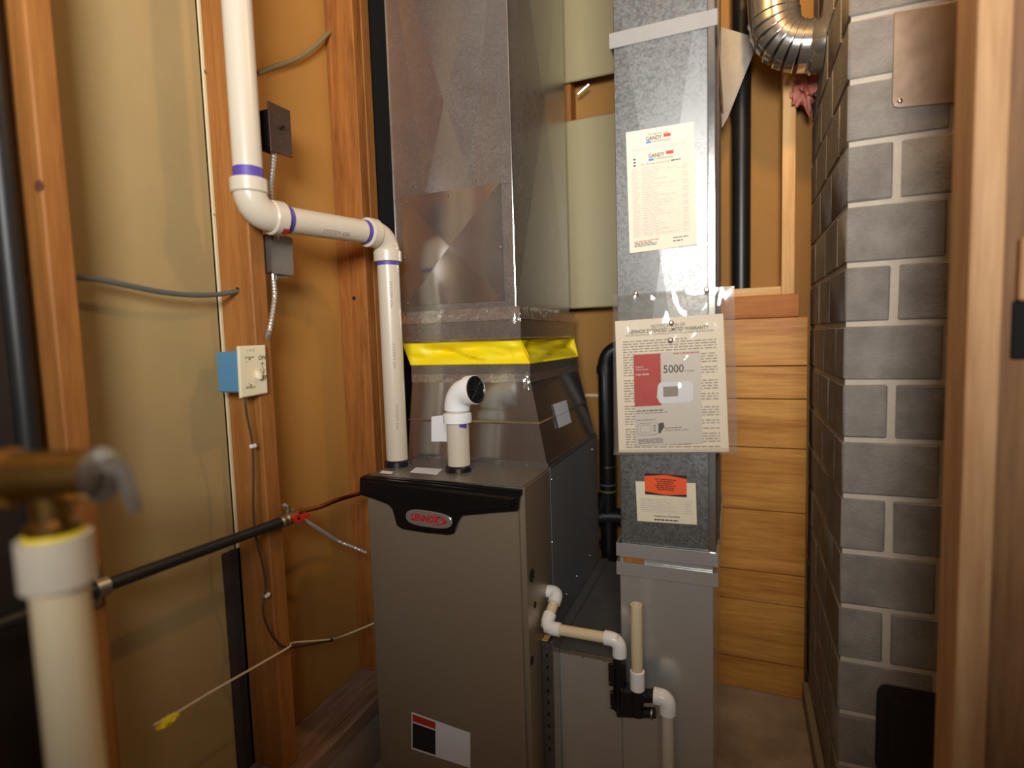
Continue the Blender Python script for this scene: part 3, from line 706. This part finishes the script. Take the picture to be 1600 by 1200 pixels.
OP.mk('elbow', M_pvcn, tube, [b0]+elbow_path(b0, b1, b2, .019, 10)+[b1+(b2-b1).normalized()*.036], .0195, 20)
OP.mk('pipe_run', M_pvc, tube, [b1, b2], .0145, 18)
OP.mk('primer_band', M_blue, lathe, b1+(b2-b1).normalized()*.035, b2-b1, [(0, .0178), (.002, .0178)], 20)

# ================================================================== PAPERS ON THE DUCT
YPa = YDU-.0075
def paper(name, label, corners, Y, m, cat='paper', curl=.003):
    q = Quad(*[oY(x, y, Y) for x, y in corners]); b = q.at(.5, 1)
    t = Thing(name, b, label, cat)
    bm = bmesh.new(); sheet(bm, lambda u, v: q.at(u, v), 8, 10)
    r = bmesh.ops.extrude_face_region(bm, geom=bm.faces[:]); bmesh.ops.translate(bm, verts=[v for v in r['geom'] if isinstance(v, bmesh.types.BMVert)], vec=(0, .0006, 0))
    t.part('sheet', bm, m); return t, q
rc, q = paper('service_record', 'cream service record sheet with handwritten rows taped high on the narrow duct', ((978, 207), (1084, 190), (1089, 382), (984, 396)), YPa, M_paper)
D = .0005; at = lambda u, v: q.at(u, v, D)
bm = bmesh.new()
text_on(bm, at, 'For Service Call', .34, .035, .62, .055); text_on(bm, at, 'GANDY', .30, .062, .54, .095, 0, .02); text_on(bm, at, 'Installations', .385, .098, .66, .114)
text_on(bm, at, 'GANDY', .33, .205, .57, .238, 0, .02); text_on(bm, at, 'Installations', .415, .242, .69, .258); text_on(bm, at, 'For 24 Hour Service Call', .22, .275, .64, .292)
bars(bm, q, .66, .80, .283, .010, D, RND)
for i in range(3): q.rect(bm, .10, .225+.026*i, .135, .238+.026*i, D)
for i in range(3): bars(bm, q, .08, .42 if i else .34, .925+.013*i, .006, D, RND)
bars(bm, q, .66, .88, .918, .007, D, RND); bars(bm, q, .66, .80, .945, .009, D, RND)
rc.part('printed_text', bm, M_ink)
bm = bmesh.new(); q.rect(bm, .56, .058, .665, .085, D); q.rect(bm, .59, .20, .70, .228, D); bars(bm, q, .08, .45, .912, .006, D, RND); rc.part('red_print', bm, M_logor)
bm = bmesh.new(); q.rect(bm, .30, .099, .375, .117, D); q.rect(bm, .33, .244, .405, .262, D); rc.part('blue_print', bm, M_logob)
bm = bmesh.new()
for i in range(30): stroke(bm, [at(.06, .31+i*.0195), at(.92, .31+i*.0195)], .0003, (0, -1, 0))
rc.part('ruled_lines', bm, M_inkg)
bm = bmesh.new()
for i in range(29):
    v = .318+i*.0195
    scrawl(bm, q, .07, .18, v, .012, D*1.2, RND, .0005); scrawl(bm, q, .22, RND.uniform(.4, .75), v, .013, D*1.2, RND, .0005)
    if i % 3: scrawl(bm, q, .82, .89, v, .014, D*1.2, RND, .0005)
for v in (.15, .165): scrawl(bm, q, .08, .88, v, .018, D*1.2, RND, .0006)
rc.part('handwriting', bm, M_inkb)

# warranty papers in a clear bag
wn, q = paper('warranty_notice', 'printed warranty notice inside the clear plastic bag', ((961, 502), (1130, 490), (1139, 706), (967, 707)), YPa-.004, M_paper)
at = lambda u, v: q.at(u, v, D); bm = bmesh.new()
text_on(bm, at, 'NOTIFICATION OF', .35, .045, .66, .070); text_on(bm, at, 'LENNOX EXTENDED LIMITED WARRANTY', .14, .075, .87, .102, 0, .015)
text_on(bm, at, '(ONLINE REGISTRATION IS AVAILABLE AT WWW.LENNOXREGISTRATION.COM)', .10, .108, .91, .125)
wn.part('heading_print', bm, M_ink)
bm = bmesh.new()
for i in range(42):
    v = .16+i*.0195
    if i in (14, 24, 33): continue
    bars(bm, q, .07, .93, v, .0075, D, RND, 1 if i % 5 else .7)
wn.part('body_print', bm, M_inkg)
mn, q = paper('thermostat_manual', 'white thermostat user guide with a red panel inside the clear plastic bag', ((990, 553), (1095, 547), (1098, 692), (993, 697)), YPa-.0085, M_mgrey, 'booklet')
at = lambda u, v: q.at(u, v, D)
bm = bmesh.new(); q.poly(bm, [(.0, .01), (.41, .01), (.41, .32), (.36, .36), (.34, .48), (.38, .53), (.41, .54), (.41, .57), (.0, .57)], D*.7); mn.part('red_panel', bm, M_mred)
bm = bmesh.new(); text_on(bm, at, 'Digital', .03, .135, .14, .155); text_on(bm, at, 'Thermostat', .03, .163, .22, .18); text_on(bm, at, 'User Guide', .03, .215, .23, .235, 0, .02); mn.part('white_print', bm, M_sticker)
bm = bmesh.new(); text_on(bm, at, '5000', .45, .14, .75, .225, 0, .01); text_on(bm, at, 'Series', .77, .205, .90, .222); bars(bm, q, .03, .45, .62, .01, D, RND); bars(bm, q, .03, .5, .645, .006, D, RND)
bars(bm, q, .03, .32, .72, .006, D, RND)
for i in range(4): bars(bm, q, .05, .42, .93+.014*i, .006, D, RND)
bars(bm, q, .45, .70, .82, .008, D, RND); bars(bm, q, .45, .8, .845, .006, D, RND)
mn.part('black_print', bm, M_ink)
bm = bmesh.new(); bars(bm, q, .60, .97, .02, .012, D, RND); mn.part('red_print', bm, M_logor)
def rrect(q, u0, v0, u1, v1, r):
    o = []
    for cx, cy, a in ((u1-r, v0+r, -90), (u1-r, v1-r, 0), (u0+r, v1-r, 90), (u0+r, v0+r, 180)):
        for i in range(5): t = math.radians(a+i*22.5); o.append((cx+r*math.cos(t), cy+r*math.sin(t)))
    return o
bm = bmesh.new(); q.poly(bm, rrect(q, .36, .32, .88, .55, .06), D*.9); pic = mn.part('thermostat_picture', bm, M_sticker)
bm = bmesh.new(); q.rect(bm, .44, .37, .66, .48, D*1.2); mn.part('screen_picture', bm, M_inkg, pic)
bm = bmesh.new(); o = [at(u, v) for u, v in rrect(q, .03, .755, .36, .885, .05)]; stroke(bm, o+[o[0]], .0007, (0, -1, 0)); o = [at(u, v) for u, v in rrect(q, .08, .775, .24, .86, .02)]; stroke(bm, o+[o[0]], .0005, (0, -1, 0))
for i in range(3): q.rect(bm, .28, .78+i*.028, .32, .79+i*.028, D)
q.poly(bm, [(.36, .765), (.43, .755), (.45, .80), (.38, .875), (.36, .87)], D); mn.part('device_drawing', bm, M_ink)

bq = Quad(*[oY(x, y, YPa-.013) for x, y in ((957, 460), (1147, 447), (1152, 708), (959, 711))])
bg = Thing('plastic_bag', bq.at(.5, 1), 'clear plastic document bag screwed to the narrow duct', 'bag')
def bagf(u, v):
    p = bq.at(u, v); n_ = noise.noise(V((u*4, v*5, 1)))*.003+abs(noise.noise(V((u*7+v*3, v*6-u*4, 4))))*.0045
    if .3 < u < .75 and .4 < v < .72: n_ += .004*math.exp(-((u-.55-.25*(.55-v))/.06)**2)
    return p+V((0, -n_*min(1, 8*u, 8*(1-u)), 0))
bm = bmesh.new(); sheet(bm, bagf, 60, 80); bg.part('front_film', bm, M_bag, ang=60)
bm = bmesh.new(); sheet(bm, lambda u, v: bq.at(u, v, -.0115), 8, 10); bg.part('back_film', bm, M_bag)
for c0, c1_ in ((0, .035), (.965, 1)):
    bm = bmesh.new(); sheet(bm, lambda u, v: bq.at(u, c0+(c1_-c0)*v, .0005), 20, 1); bg.part('sealed_edge', bm, M_bag)
bm = bmesh.new(); sheet(bm, lambda u, v: bq.at(.965+.035*u, v, .0007), 1, 20); bg.part('sealed_edge', bm, M_bag)
for px, py in ((994, 458), (1104, 453), (1049, 504), (1048, 531)):
    bg.mk('screw', M_zinc, lathe, oY(px, py, YPa-.014)+V((0, .014, 0)), (0, -1, 0), [(0, .0035), (.014, .0035), (.016, .0055), (.018, .003)], 12)
cd, q = paper('service_card', 'cream contractor card with handwriting on the narrow duct below the bag', ((993, 752), (1087, 755), (1089, 820), (996, 814)), YPa+.003, M_card)
at = lambda u, v: q.at(u, v, D); bm = bmesh.new()
text_on(bm, at, 'Telephone 534-0550', .29, .82, .72, .875, 0, .02); bars(bm, q, .30, .70, .935, .035, D, RND); cd.part('printed_text', bm, M_ink)
bm = bmesh.new()
for i in range(7): stroke(bm, [at(.06, .42+i*.055), at(.94, .42+i*.055)], .0003, (0, -1, 0))
cd.part('ruled_lines', bm, M_inkg)
bm = bmesh.new()
for i in range(6): scrawl(bm, q, .07, RND.uniform(.5, .7), .44+i*.055, .04, D*1.2, RND, .0005); scrawl(bm, q, .82, .92, .46+i*.055, .04, D*1.2, RND, .0005)
cd.part('handwriting', bm, M_inkb)
os_, q = paper('orange_sticker', 'orange and black sticker overlapping the cream contractor card', ((1007, 739), (1073, 743), (1073, 777), (1008, 772)), YPa+.0018, M_orange, 'sticker')
at = lambda u, v: q.at(u, v, D); bm = bmesh.new()
q.poly(bm, [(0, 0), (1, 0), (1, .16), (.5, .03), (0, .14)], D); q.poly(bm, [(0, 1), (1, 1), (1, .88), (.5, .97), (0, .86)], D)
for i in range(6): bars(bm, q, .25+.03*(i % 3), .75-.03*(i % 3), .25+.095*i, .045, D, RND)
os_.part('black_print', bm, M_blk)

# ================================================================== LEFT WALL FITTINGS
def cable(name, label, pts, r, m, cat='cable', seg=8, n=8):
    P_ = catmull(pts, n); b = min(P_, key=lambda p: p.z)
    return one(name, BM(tube, P_, r, seg), m, b, label, cat)
cable('grey_cable', 'thick grey cable sagging between the two studs', [V((XS-.04, .59, oX(110, 432, -1.07).z))]+[oX(x, y, -1.08) for x, y in ((150, 436), (200, 446), (250, 456), (300, 461), (340, 460))]+[oY(372, 455, .968)], .0055, M_cable)
cable('olive_cable', 'olive grey cable rising from behind the vent pipe to the double stud', [oX(x, y, -1.11) for x, y in ((402, 114), (425, 105), (455, 95), (475, 85), (497, 68), (515, 50))], .0055, M_cableg)
# ivory switch on blue box
Xp = -1.022
sw = Thing('fan_switch', oX(397, 620, Xp), 'ivory fan switch with ON and OFF handwriting on a blue box', 'switch')
q = Quad(*[oX(x, y, Xp+.004) for x, y in ((373, 541), (415, 539), (419, 614), (377, 622))], n=(1, 0, 0))
pc = [q.at(0, 0), q.at(1, 0), q.at(1, 1), q.at(0, 1)]
pl_ = sw.mk('face_plate', M_ivory, prism, [p-V((.006, 0, 0)) for p in pc], (.006, 0, 0), .002, 2)
bx0, bx1 = oY(348, 548, .93), oY(376, 612, .93)
sw.mk('wall_box', M_blue, box, (Xp-.072, q.at(0, 0).y+.003, q.at(0, .9).z), (Xp-.001, q.at(1, 0).y-.008, q.at(0, .1).z), .003, label='blue plastic electrical box')
sw.mk('nail_tab', M_blue, box, (Xp-.02, q.at(0, 0).y+.012, q.at(0, 1).z+.002), (Xp-.012, q.at(0, 0).y+.022, q.at(0, 0).z-.002), .001)
sw.mk('toggle', M_ivory, prism, [q.at(.56, .50), q.at(.68, .50), q.at(.68, .64), q.at(.56, .64)], (.012, 0, -.006), .002, 2)
for v in (.16+.1, .80-.02): sw.mk('screw', M_brass, lathe, q.at(.36, v), (1, 0, 0), [(0, .0028), (.001, .002)], 10)
bm = bmesh.new(); at = lambda u, v: q.at(u, v, .0004)
text_on(bm, at, 'ON', .70, .21, .97, .30, .2, .01); text_on(bm, at, 'OFF', .70, .62, .99, .72, .2, .01)
text_on(bm, at, 'Summer', .18, .20, .55, .25, .3); text_on(bm, at, 'Winter', .18, .79, .55, .85, .3)
stroke(bm, [at(.84, .33), at(.82, .43)], .0012, (1, 0, 0)); stroke(bm, [at(.76, .40), at(.83, .35), at(.92, .41)], .0012, (1, 0, 0)); stroke(bm, [at(.84, .42), at(.86, .57)], .0012, (1, 0, 0)); stroke(bm, [at(.74, .48), at(.80, .56), at(.87, .575), at(.93, .49)], .0012, (1, 0, 0))
stroke(bm, [at(.25, .30), at(.25, .34)], .0008, (1, 0, 0)); stroke(bm, [at(.30, .73), at(.30, .76)], .0008, (1, 0, 0))
sw.part('marker_writing', bm, M_blk)
bm = bmesh.new(); text_on(bm, at, 'F A N', .30, .07, .55, .115); sw.part('faint_print', bm, M_inkg)
# brown emergency switch
Xe = -1.0
es = Thing('emergency_switch', oX(437, 245, Xe), 'brown metal switch plate on a dark box above a flexible conduit', 'switch')
q = Quad(*[oX(x, y, Xe) for x, y in ((418, 157), (453, 173), (457, 247), (423, 236))], n=(1, 0, 0))
es.mk('face_plate', M_brownpl, prism, [q.at(*c)-V((.002, 0, 0)) for c in ((0, 0), (1, 0), (1, 1), (0, 1))], (.003, 0, 0), .001, 1)
es.mk('wall_box', M_dark, box, (Xe-.045, q.at(.1, 0).y, q.at(0, .9).z), (Xe-.002, q.at(.75, 0).y, q.at(0, .12).z), .002)
es.mk('toggle', M_black, tube, [q.at(.5, .47), q.at(.5, .47)+V((.012, 0, .004))], [.0042, .0028], 10)
for v in (.24, .40, .74): es.mk('screw', M_brass, lathe, q.at(.48 if v != .40 else .30, v), (1, 0, 0), [(0, .0025), (.0015, .002)], 10)
bm = bmesh.new(); q.rect(bm, .42, .55, .62, .60, .0012); es.part('stamped_mark', bm, M_blk)
def flex(name, label, pts, r, m=None, pitch=.0085):
    m = m or M_bx; P_ = catmull(pts, 12)
    L_ = 0; S = [0]
    for a, b in zip(P_, P_[1:]): S.append(S[-1]+(b-a).length)
    n = max(4, int(S[-1]/pitch*2)); R_ = []; Q_ = []
    for i in range(n+1):
        s = S[-1]*i/n; j = max(k for k in range(len(S)) if S[k] <= s+1e-9); j = min(j, len(P_)-2)
        t = (s-S[j])/max(1e-9, S[j+1]-S[j]); Q_.append(P_[j].lerp(P_[j+1], t)); R_.append(r if i % 2 else r*.74)
    b = min(Q_, key=lambda p: p.z)
    return one(name, BM(tube, Q_, R_, 10), m, b, label, 'conduit')
flex('flexible_conduit', 'ribbed metal conduit between the brown switch and the grey box', [oX(x, y, -1.012) for x, y in ((428, 236), (426, 262), (423, 290), (424, 320), (428, 345), (432, 375))], .0072)
gb = Thing('junction_box', oX(438, 430, -1.02), 'grey steel junction box under the vent pipe elbow', 'junction box')
g = Quad(*[oX(x, y, -1.02) for x, y in ((421, 362), (456, 372), (458, 431), (424, 427))], n=(1, 0, 0))
gb.mk('cover', M_steel, prism, [g.at(*c) for c in rrect(g, 0, 0, 1, 1, .08)], (.002, 0, 0))
gb.mk('body', M_steel, prism, [g.at(*c)-V((.03, 0, 0)) for c in rrect(g, .04, .02, .96, .98, .08)], (.03, 0, 0))
gb.mk('screw', M_zinc, lathe, g.at(.5, .88, .002), (1, 0, 0), [(0, .003), (.002, .002)], 10)
gb.mk('connector', M_zinc, tube, [g.at(.25, 1.0, -.012), g.at(.25, 1.13, -.012)], .009, 12)
gb.mk('connector', M_zinc, tube, [g.at(.35, 1.05, -.008), g.at(.75, 1.03, -.004)], .0045, 10)
flex('flexible_conduit', 'ribbed metal conduit hanging below the grey junction box', [g.at(.25, 1.1, -.012)]+[oX(x, y, -1.018) for x, y in ((429, 460), (427, 480), (424, 500), (420, 520))]+[oX(414, 540, -1.06)], .0062)

# gas line -------------------------------------------------------------------------
XG = -1.005
gl = Thing('gas_pipe', oX(140, 925, XG), 'black iron gas pipe rising along the stud wall to a red handled valve', 'pipe')
ga = oX(120, 930, XG); gb_ = oX(440, 815, XG); ga = gb_+(oX(160, 917, XG)-gb_)*1.7
gl.mk('pipe_run', M_iron, tube, [ga, gb_], .0115, 18)
pc_ = oX(154, 919, XG); dg = (gb_-ga).normalized()
cl = gl.mk('clamp', M_zinc, lathe, pc_-dg*.008, dg, [(0, .0118), (0, .0175), (.02, .0175), (.02, .0118)], 18, label='zinc two hole strap')
for s in (1, -1): gl.mk('clamp_ear', M_zinc, box, pc_+V((-.0245, -.010, .013*s)), pc_+V((-.008, .010, .036*s)), .004, under=cl)
vb = oX(455, 808, XG)
gv = Thing('gas_valve', vb, 'small brass gas valve with red lever joining black pipe and copper tube', 'valve')
dv = (oX(478, 796, XG)-gb_).normalized()
gv.mk('body', M_valvec, lathe, gb_-dv*.006, dv, [(0, .0125), (.004, .016), (.012, .016), (.014, .012), (.02, .017), (.036, .017), (.04, .011), (.052, .011)], 12)
gv.mk('flare_nut', M_brassb, lathe, gb_+dv*.044, dv, [(0, .0095), (.002, .0115), (.009, .0115), (.011, .008), (.014, .008), (.016, .0105), (.026, .0105), (.028, .006)], 6)
h = [oX(x, y, XG+.02) for x, y in ((455, 808), (462, 802), (470, 804), (482, 800), (484, 805), (474, 811), (471, 816), (458, 815))]
gv.mk('lever', M_redh, prism, h, (.004, 0, 0), .0015, 1)
gv.mk('stem', M_brass, tube, [vb, vb+V((.024, 0, 0))], .005, 10)
gv.mk('side_port', M_valvec, lathe, gb_+dv*.02, (0, .1, 1), [(0, .008), (.022, .008), (.023, .0055), (.028, .0055)], 10)
ct = [gb_+dv*.068]+[oX(x, y, XG+.01) for x, y in ((500, 792), (525, 782), (548, 775))]+[V((-.97, 1.30, oX(560, 777, -.97).z)), V((-.94, 1.305, oX(568, 790, -.94).z)), V((-.9285, 1.306, oX(570, 800, -.93).z))]
cable('copper_tube', 'bent copper gas tube between the red handled valve and the furnace', ct, .0062, M_copper, 'pipe', 12)
flex('flexible_conduit', 'thin silver armoured cable sloping past the gas valve to the furnace side', [oX(443, 788, XG-.02), oX(455, 798, XG-.016)]+[oX(x, y, XG) for x, y in ((475, 812), (500, 828), (530, 846))]+[oX(555, 856, -.955), oX(573, 864, -.9275)], .0055, None, .0075)

# low voltage wires -----------------------------------------------------------------
XW = XS+.004
cable('thermostat_wire', 'brown thermostat wire stapled down the stud below the ivory switch', [V((Xp-.02, .95, oX(383, 600, Xp).z))]+[oX(x, y, XW) for x, y in ((383, 622), (387, 655), (394, 690), (396, 740), (396, 800), (401, 845), (411, 885), (415, 920), (411, 950), (416, 975), (430, 1000), (448, 1012), (480, 1008), (515, 1001))], .0026, M_wire)
stg = 'staples on the thermostat wire'
for px, py, lb in ((395, 697, 'white wire staple on the stud between ivory switch and gas pipe'), (417, 930, 'white wire staple on the stud below the gas pipe')):
    c = oX(px, py, XW); bm = bmesh.new(); box(bm, c+V((-.004, -.008, -.0045)), c+V((.005, .008, .0045)), .002); s_ = one('wire_staple', bm, M_sticker, c, lb, 'staple', stg)
cable('white_wire', 'thin white wire slanting past the stud to the furnace side', [oX(x, y, XW+.03) for x, y in ((240, 1133), (272, 1116), (330, 1081), (400, 1041), (440, 1018), (453, 1010))]+[oX(x, y, XW+.01) for x, y in ((460, 1004), (515, 999), (540, 992))]+[V((-.96, 1.27, oX(566, 988, -.965).z)), V((-.9225, 1.30, oX(580, 985, -.93).z))], .0023, M_wirew)
c = oX(517, 1000, XW+.01); one('wire_tie', BM(lathe, c-V((0, .002, 0)), (0, 1, .1), [(0, .0055), (.004, .0055), (.004, .0035), (0, .0035)], 12, False), M_black, c, 'small black tie holding the two wires together', 'tie')
c = oX(262, 1127, XW+.03); one('yellow_tag', BM(crumple, c, (.012, .028, .010), 9), M_ytape, c-V((0, 0, .01)), 'crumpled yellow tag at the end of the white wire', 'tag')
# riser at far left
rx = -1.075; ry = oX(40, 640, rx).y
one('gas_riser', BM(tube, [(rx, ry, .21), (rx, ry, 2.62)], .0168, 18), M_iron, (rx, ry, .21), 'black iron riser pipe standing behind the foreground brass valve', 'pipe')

# ================================================================== BACK AREA
def wpanel(name, x0, x1, za, zb3, label):
    t = Thing(name, ((x0+x1)/2, YB, za), label, 'panel', 'cream sheet metal panels behind the ducts')
    t.mk('sheet', M_white, box, (x0, YB, za), (x1, YB+.012, zb3), .004)
    for c in ((x0+.02, za+.012), (x0+.012, zb3-.03)): t.mk('rivet', M_brass, lathe, (c[0], YB+.001, c[1]), (0, -1, 0), [(0, .003), (.002, .002)], 8)
x0w, x1w = -.615, oY(990, 300, YB).x
wpanel('cream_panel', x0w, x1w, oY(918, 481, YB).z, oY(918, 183, YB).z, 'tall cream sheet metal panel between plenum and narrow duct')
wpanel('cream_panel', x0w, x1w, oY(918, 122, YB).z, 2.6, 'upper cream sheet metal panel above the open framing gap')
c = oY(903, 147, 2.05); one('gap_bolt', BM(tube, [c, oY(920, 132, 2.05)], .004, 8), M_zinc, c, 'bent metal hook in the gap between the cream panels', 'hook')
ya = 2.035; xa = oY(949, 700, ya).x
dp = Thing('drain_stack', (xa, ya, 0), 'black plastic drain pipe with an elbow behind the bagged papers', 'pipe')
ztop = oY(950, 545, ya).z; et = V((xa, ya, ztop)); rr = .030
dp.mk('pipe_run', M_abs, tube, [(xa, ya, .3), (xa, ya, ztop-.05)], rr, 20)
dp.mk('elbow', M_abs, tube, elbow_path((xa, ya, .3), et, et+V((.2, 0, 0)), .07, 10)+[et+V((.2, 0, 0))], rr+.001, 20)
dp.mk('hub', M_abs, lathe, (xa, ya, ztop-.09), (0, 0, 1), [(0, rr+.005), (.03, rr+.005)], 20)
wy = oY(950, 806, ya); dp.mk('wye_branch', M_abs, tube, [wy+V((-.1, -.02, -.02)), wy, wy+V((.12, 0, 0))], rr+.003, 18)
dp.mk('wye_branch', M_abs, tube, [wy+V((-.09, 0, -.06)), (xa, ya, wy.z+.09)], rr, 18)
for py, m in ((729, M_zinc), (757, M_cable), (767, M_greenw)): dp.mk('clamp_ring', m, lathe, (xa, ya, oY(949, py, ya).z), (0, 0, 1), [(0, rr+.002), (.005, rr+.002)], 20)
for i, py in enumerate((844, 851)):
    a = oY(925, py, 2.04); one('copper_line', BM(tube, [a+V((-.1, 0, 0)), oY(985, py+6, 2.04)], .007, 12), M_copper, a, ('upper of two thin copper lines crossing behind the narrow duct', 'lower of two thin copper lines crossing behind the narrow duct')[i], 'pipe', 'copper lines behind the narrow duct')
yv = 2.068; xv = oY(1158, 350, yv).x
one('black_vent_stack', BM(tube, [(xv, yv, zsill+.014), (xv, yv, 2.62)], .030, 22), M_abs, (xv, yv, zsill), 'black plastic vent pipe standing on the pine sill in the wall cavity', 'pipe')
# sheet metal flap
fp = [oY(x, y, 1.95) for x, y in ((1120, 40), (1186, 60), (1173, 94), (1137, 184), (1128, 200))]
one('metal_flap', BM(prism, fp, (0, .0015, 0)), M_dull, fp[4], 'slanted sheet metal flap in front of the black vent pipe', 'sheet metal')
# gored elbow into the chimney
ye = 1.86; pa0 = oY(1204, -60, ye); ec_ = oY(1212, 78, ye); e_e = V((XC-.002, ye, oY(1290, 70, ye).z)); RFL = .068
fe = Thing('flue_elbow', e_e, 'galvanized segmented flue elbow entering the block chimney', 'flue pipe')
path = [pa0]+elbow_path(pa0, ec_, e_e, .09, 7)+[e_e]
for i in range(len(path)-1):
    A_, B_ = path[i], path[i+1]
    P_ = [A_.lerp(B_, t) for t in (-.06, 0, .06, .12, .9, 1.0, 1.1)]
    fe.mk('gore', M_galvs, tube, P_, [RFL, RFL+.003, RFL+.0015, RFL, RFL, RFL, RFL-.001], 32)
fe.mk('collar', M_galvs, lathe, e_e-V((.035, 0, 0)), (1, 0, 0), [(0, RFL), (.004, RFL+.004), (.012, RFL+.001), (.034, RFL+.001)], 32)
def fluff(bm, c, r, sd):
    bmesh.ops.create_icosphere(bm, subdivisions=4, radius=1)
    for v in bm.verts:
        d = v.co.normalized(); n_ = .8+.55*noise.noise(d*2.2+V((sd, 0, 0)))+.3*noise.noise(d*6+V((sd, 3, 0)))
        v.co = V(c)+V((d.x*r[0], d.y*r[1], d.z*r[2]))*n_
c = oY(1258, 132, 2.03); one('insulation_wad', BM(fluff, c, (.046, .05, .082), 2), M_pink, c-V((0, 0, .06)), 'wad of pink insulation stuffed between stud and chimney', 'insulation')

# chimney fittings -----------------------------------------------------------------
YM = YC-.0008
q = Quad(*[oY(x, y, YM) for x, y in ((1397, 20), (1500, 4), (1500, 160), (1393, 170))])
mp_ = Thing('metal_plate', q.at(.5, 1), 'tarnished sheet metal plate screwed to the block chimney', 'plate')
mp_.mk('sheet', M_plate2, prism, [q.at(*c) for c in ((0, 0), (1, 0), (1, 1), (.1, 1), (.03, .985), (0, .93))], (0, -.003, 0), .001, 1)
mp_.mk('screw', M_zinc, lathe, oY(1406, 158, YM-.003), (0, -1, 0), [(0, .0055), (.002, .005), (.004, .002)], 14)
q = Quad(*[oY(x, y, YM) for x, y in ((1370, 1066), (1480, 1086), (1480, 1230), (1366, 1204))])
cdv = Thing('cleanout_door', q.at(.5, 1), 'black cast iron cleanout door low in the block chimney', 'cleanout door')
cdv.mk('frame', M_castiron, prism, [q.at(*c) for c in rrect(q, 0, 0, 1, 1, .14)], (0, -.008, 0), .003, 2)
cdv.mk('door', M_castiron, prism, [q.at(*c)+V((0, -.0075, 0)) for c in rrect(q, .15, .13, .95, .88, .08)], (0, -.007, 0), .004, 2)

# ================================================================== FOREGROUND RELIEF VALVE
d0 = .56
def atd(px, py, d=d0): return C0+ray(px, py)*d
pb = atd(101, 1000); zt_ = atd(85, 850).z
x_, y_ = pb.x, pb.y
RV = Thing('discharge_pipe', (x_, y_, 0), 'cream plastic discharge pipe with wide coupling under the brass relief valve', 'pipe')
rp = .0240
RV.mk('pipe_run', M_pvcc, tube, [(x_, y_, 0), (x_, y_, atd(85, 900).z)], rp, 28)
RV.mk('coupling', M_pvc, lathe, (x_, y_, atd(85, 915).z), (0, 0, 1), [(0, rp), (.004, rp+.0075), (atd(85, 832).z-atd(85, 915).z, rp+.0075)], 28)
BV = Thing('relief_valve', (x_, y_, zt_), 'brass relief valve tee with grey test lever in the foreground', 'valve')
z832 = atd(85, 832).z
BV.mk('thread_tape', M_ytape, lathe, (x_, y_, z832-.002), (0, 0, 1), [(0, rp+.002), (.006, rp+.001)], 28)
BV.mk('lower_neck', M_brass, lathe, (x_, y_, z832), (0, 0, 1), [(0, rp-.001), (.012, rp-.001), (.018, rp-.006), (.05, rp-.006)], 28)
ctr = V((x_, y_, atd(80, 740).z)); rd = RT.copy(); rd.z = 0; rd.normalize()
e_ = atd(158, 738)
rdir = V((math.cos(.39), math.sin(.39), 0))
BV.mk('tee_body', M_brass, lathe, ctr-rdir*.16, rdir, [(0, .026), (.085, .026), (.09, .030), (.125, .030), (.13, .0255), (.206, .0255)], 28)
cp = BV.mk('end_cap', M_zinc, lathe, ctr+rdir*.046, rdir, [(0, .0262), (.002, .0275), (.008, .0275), (.009, .022), (.013, .012)], 28)
lv0 = ctr+rdir*.058+V((0, 0, .012)); 
pr_ = [lv0+rdir*.0+V((0, 0, .004)), lv0+rdir*.014+V((0, 0, .002)), lv0+rdir*.020+V((0, 0, -.010)), lv0+rdir*.027+V((0, 0, -.050)), lv0+rdir*.021+V((0, 0, -.050)), lv0+rdir*.012+V((0, 0, -.012)), lv0+V((0, 0, -.008))]
bk = rdir.cross(V((0, 0, 1)))
BV.mk('test_lever', M_steel, prism, [p-bk*.007 for p in pr_], bk*.014, .001, 1)
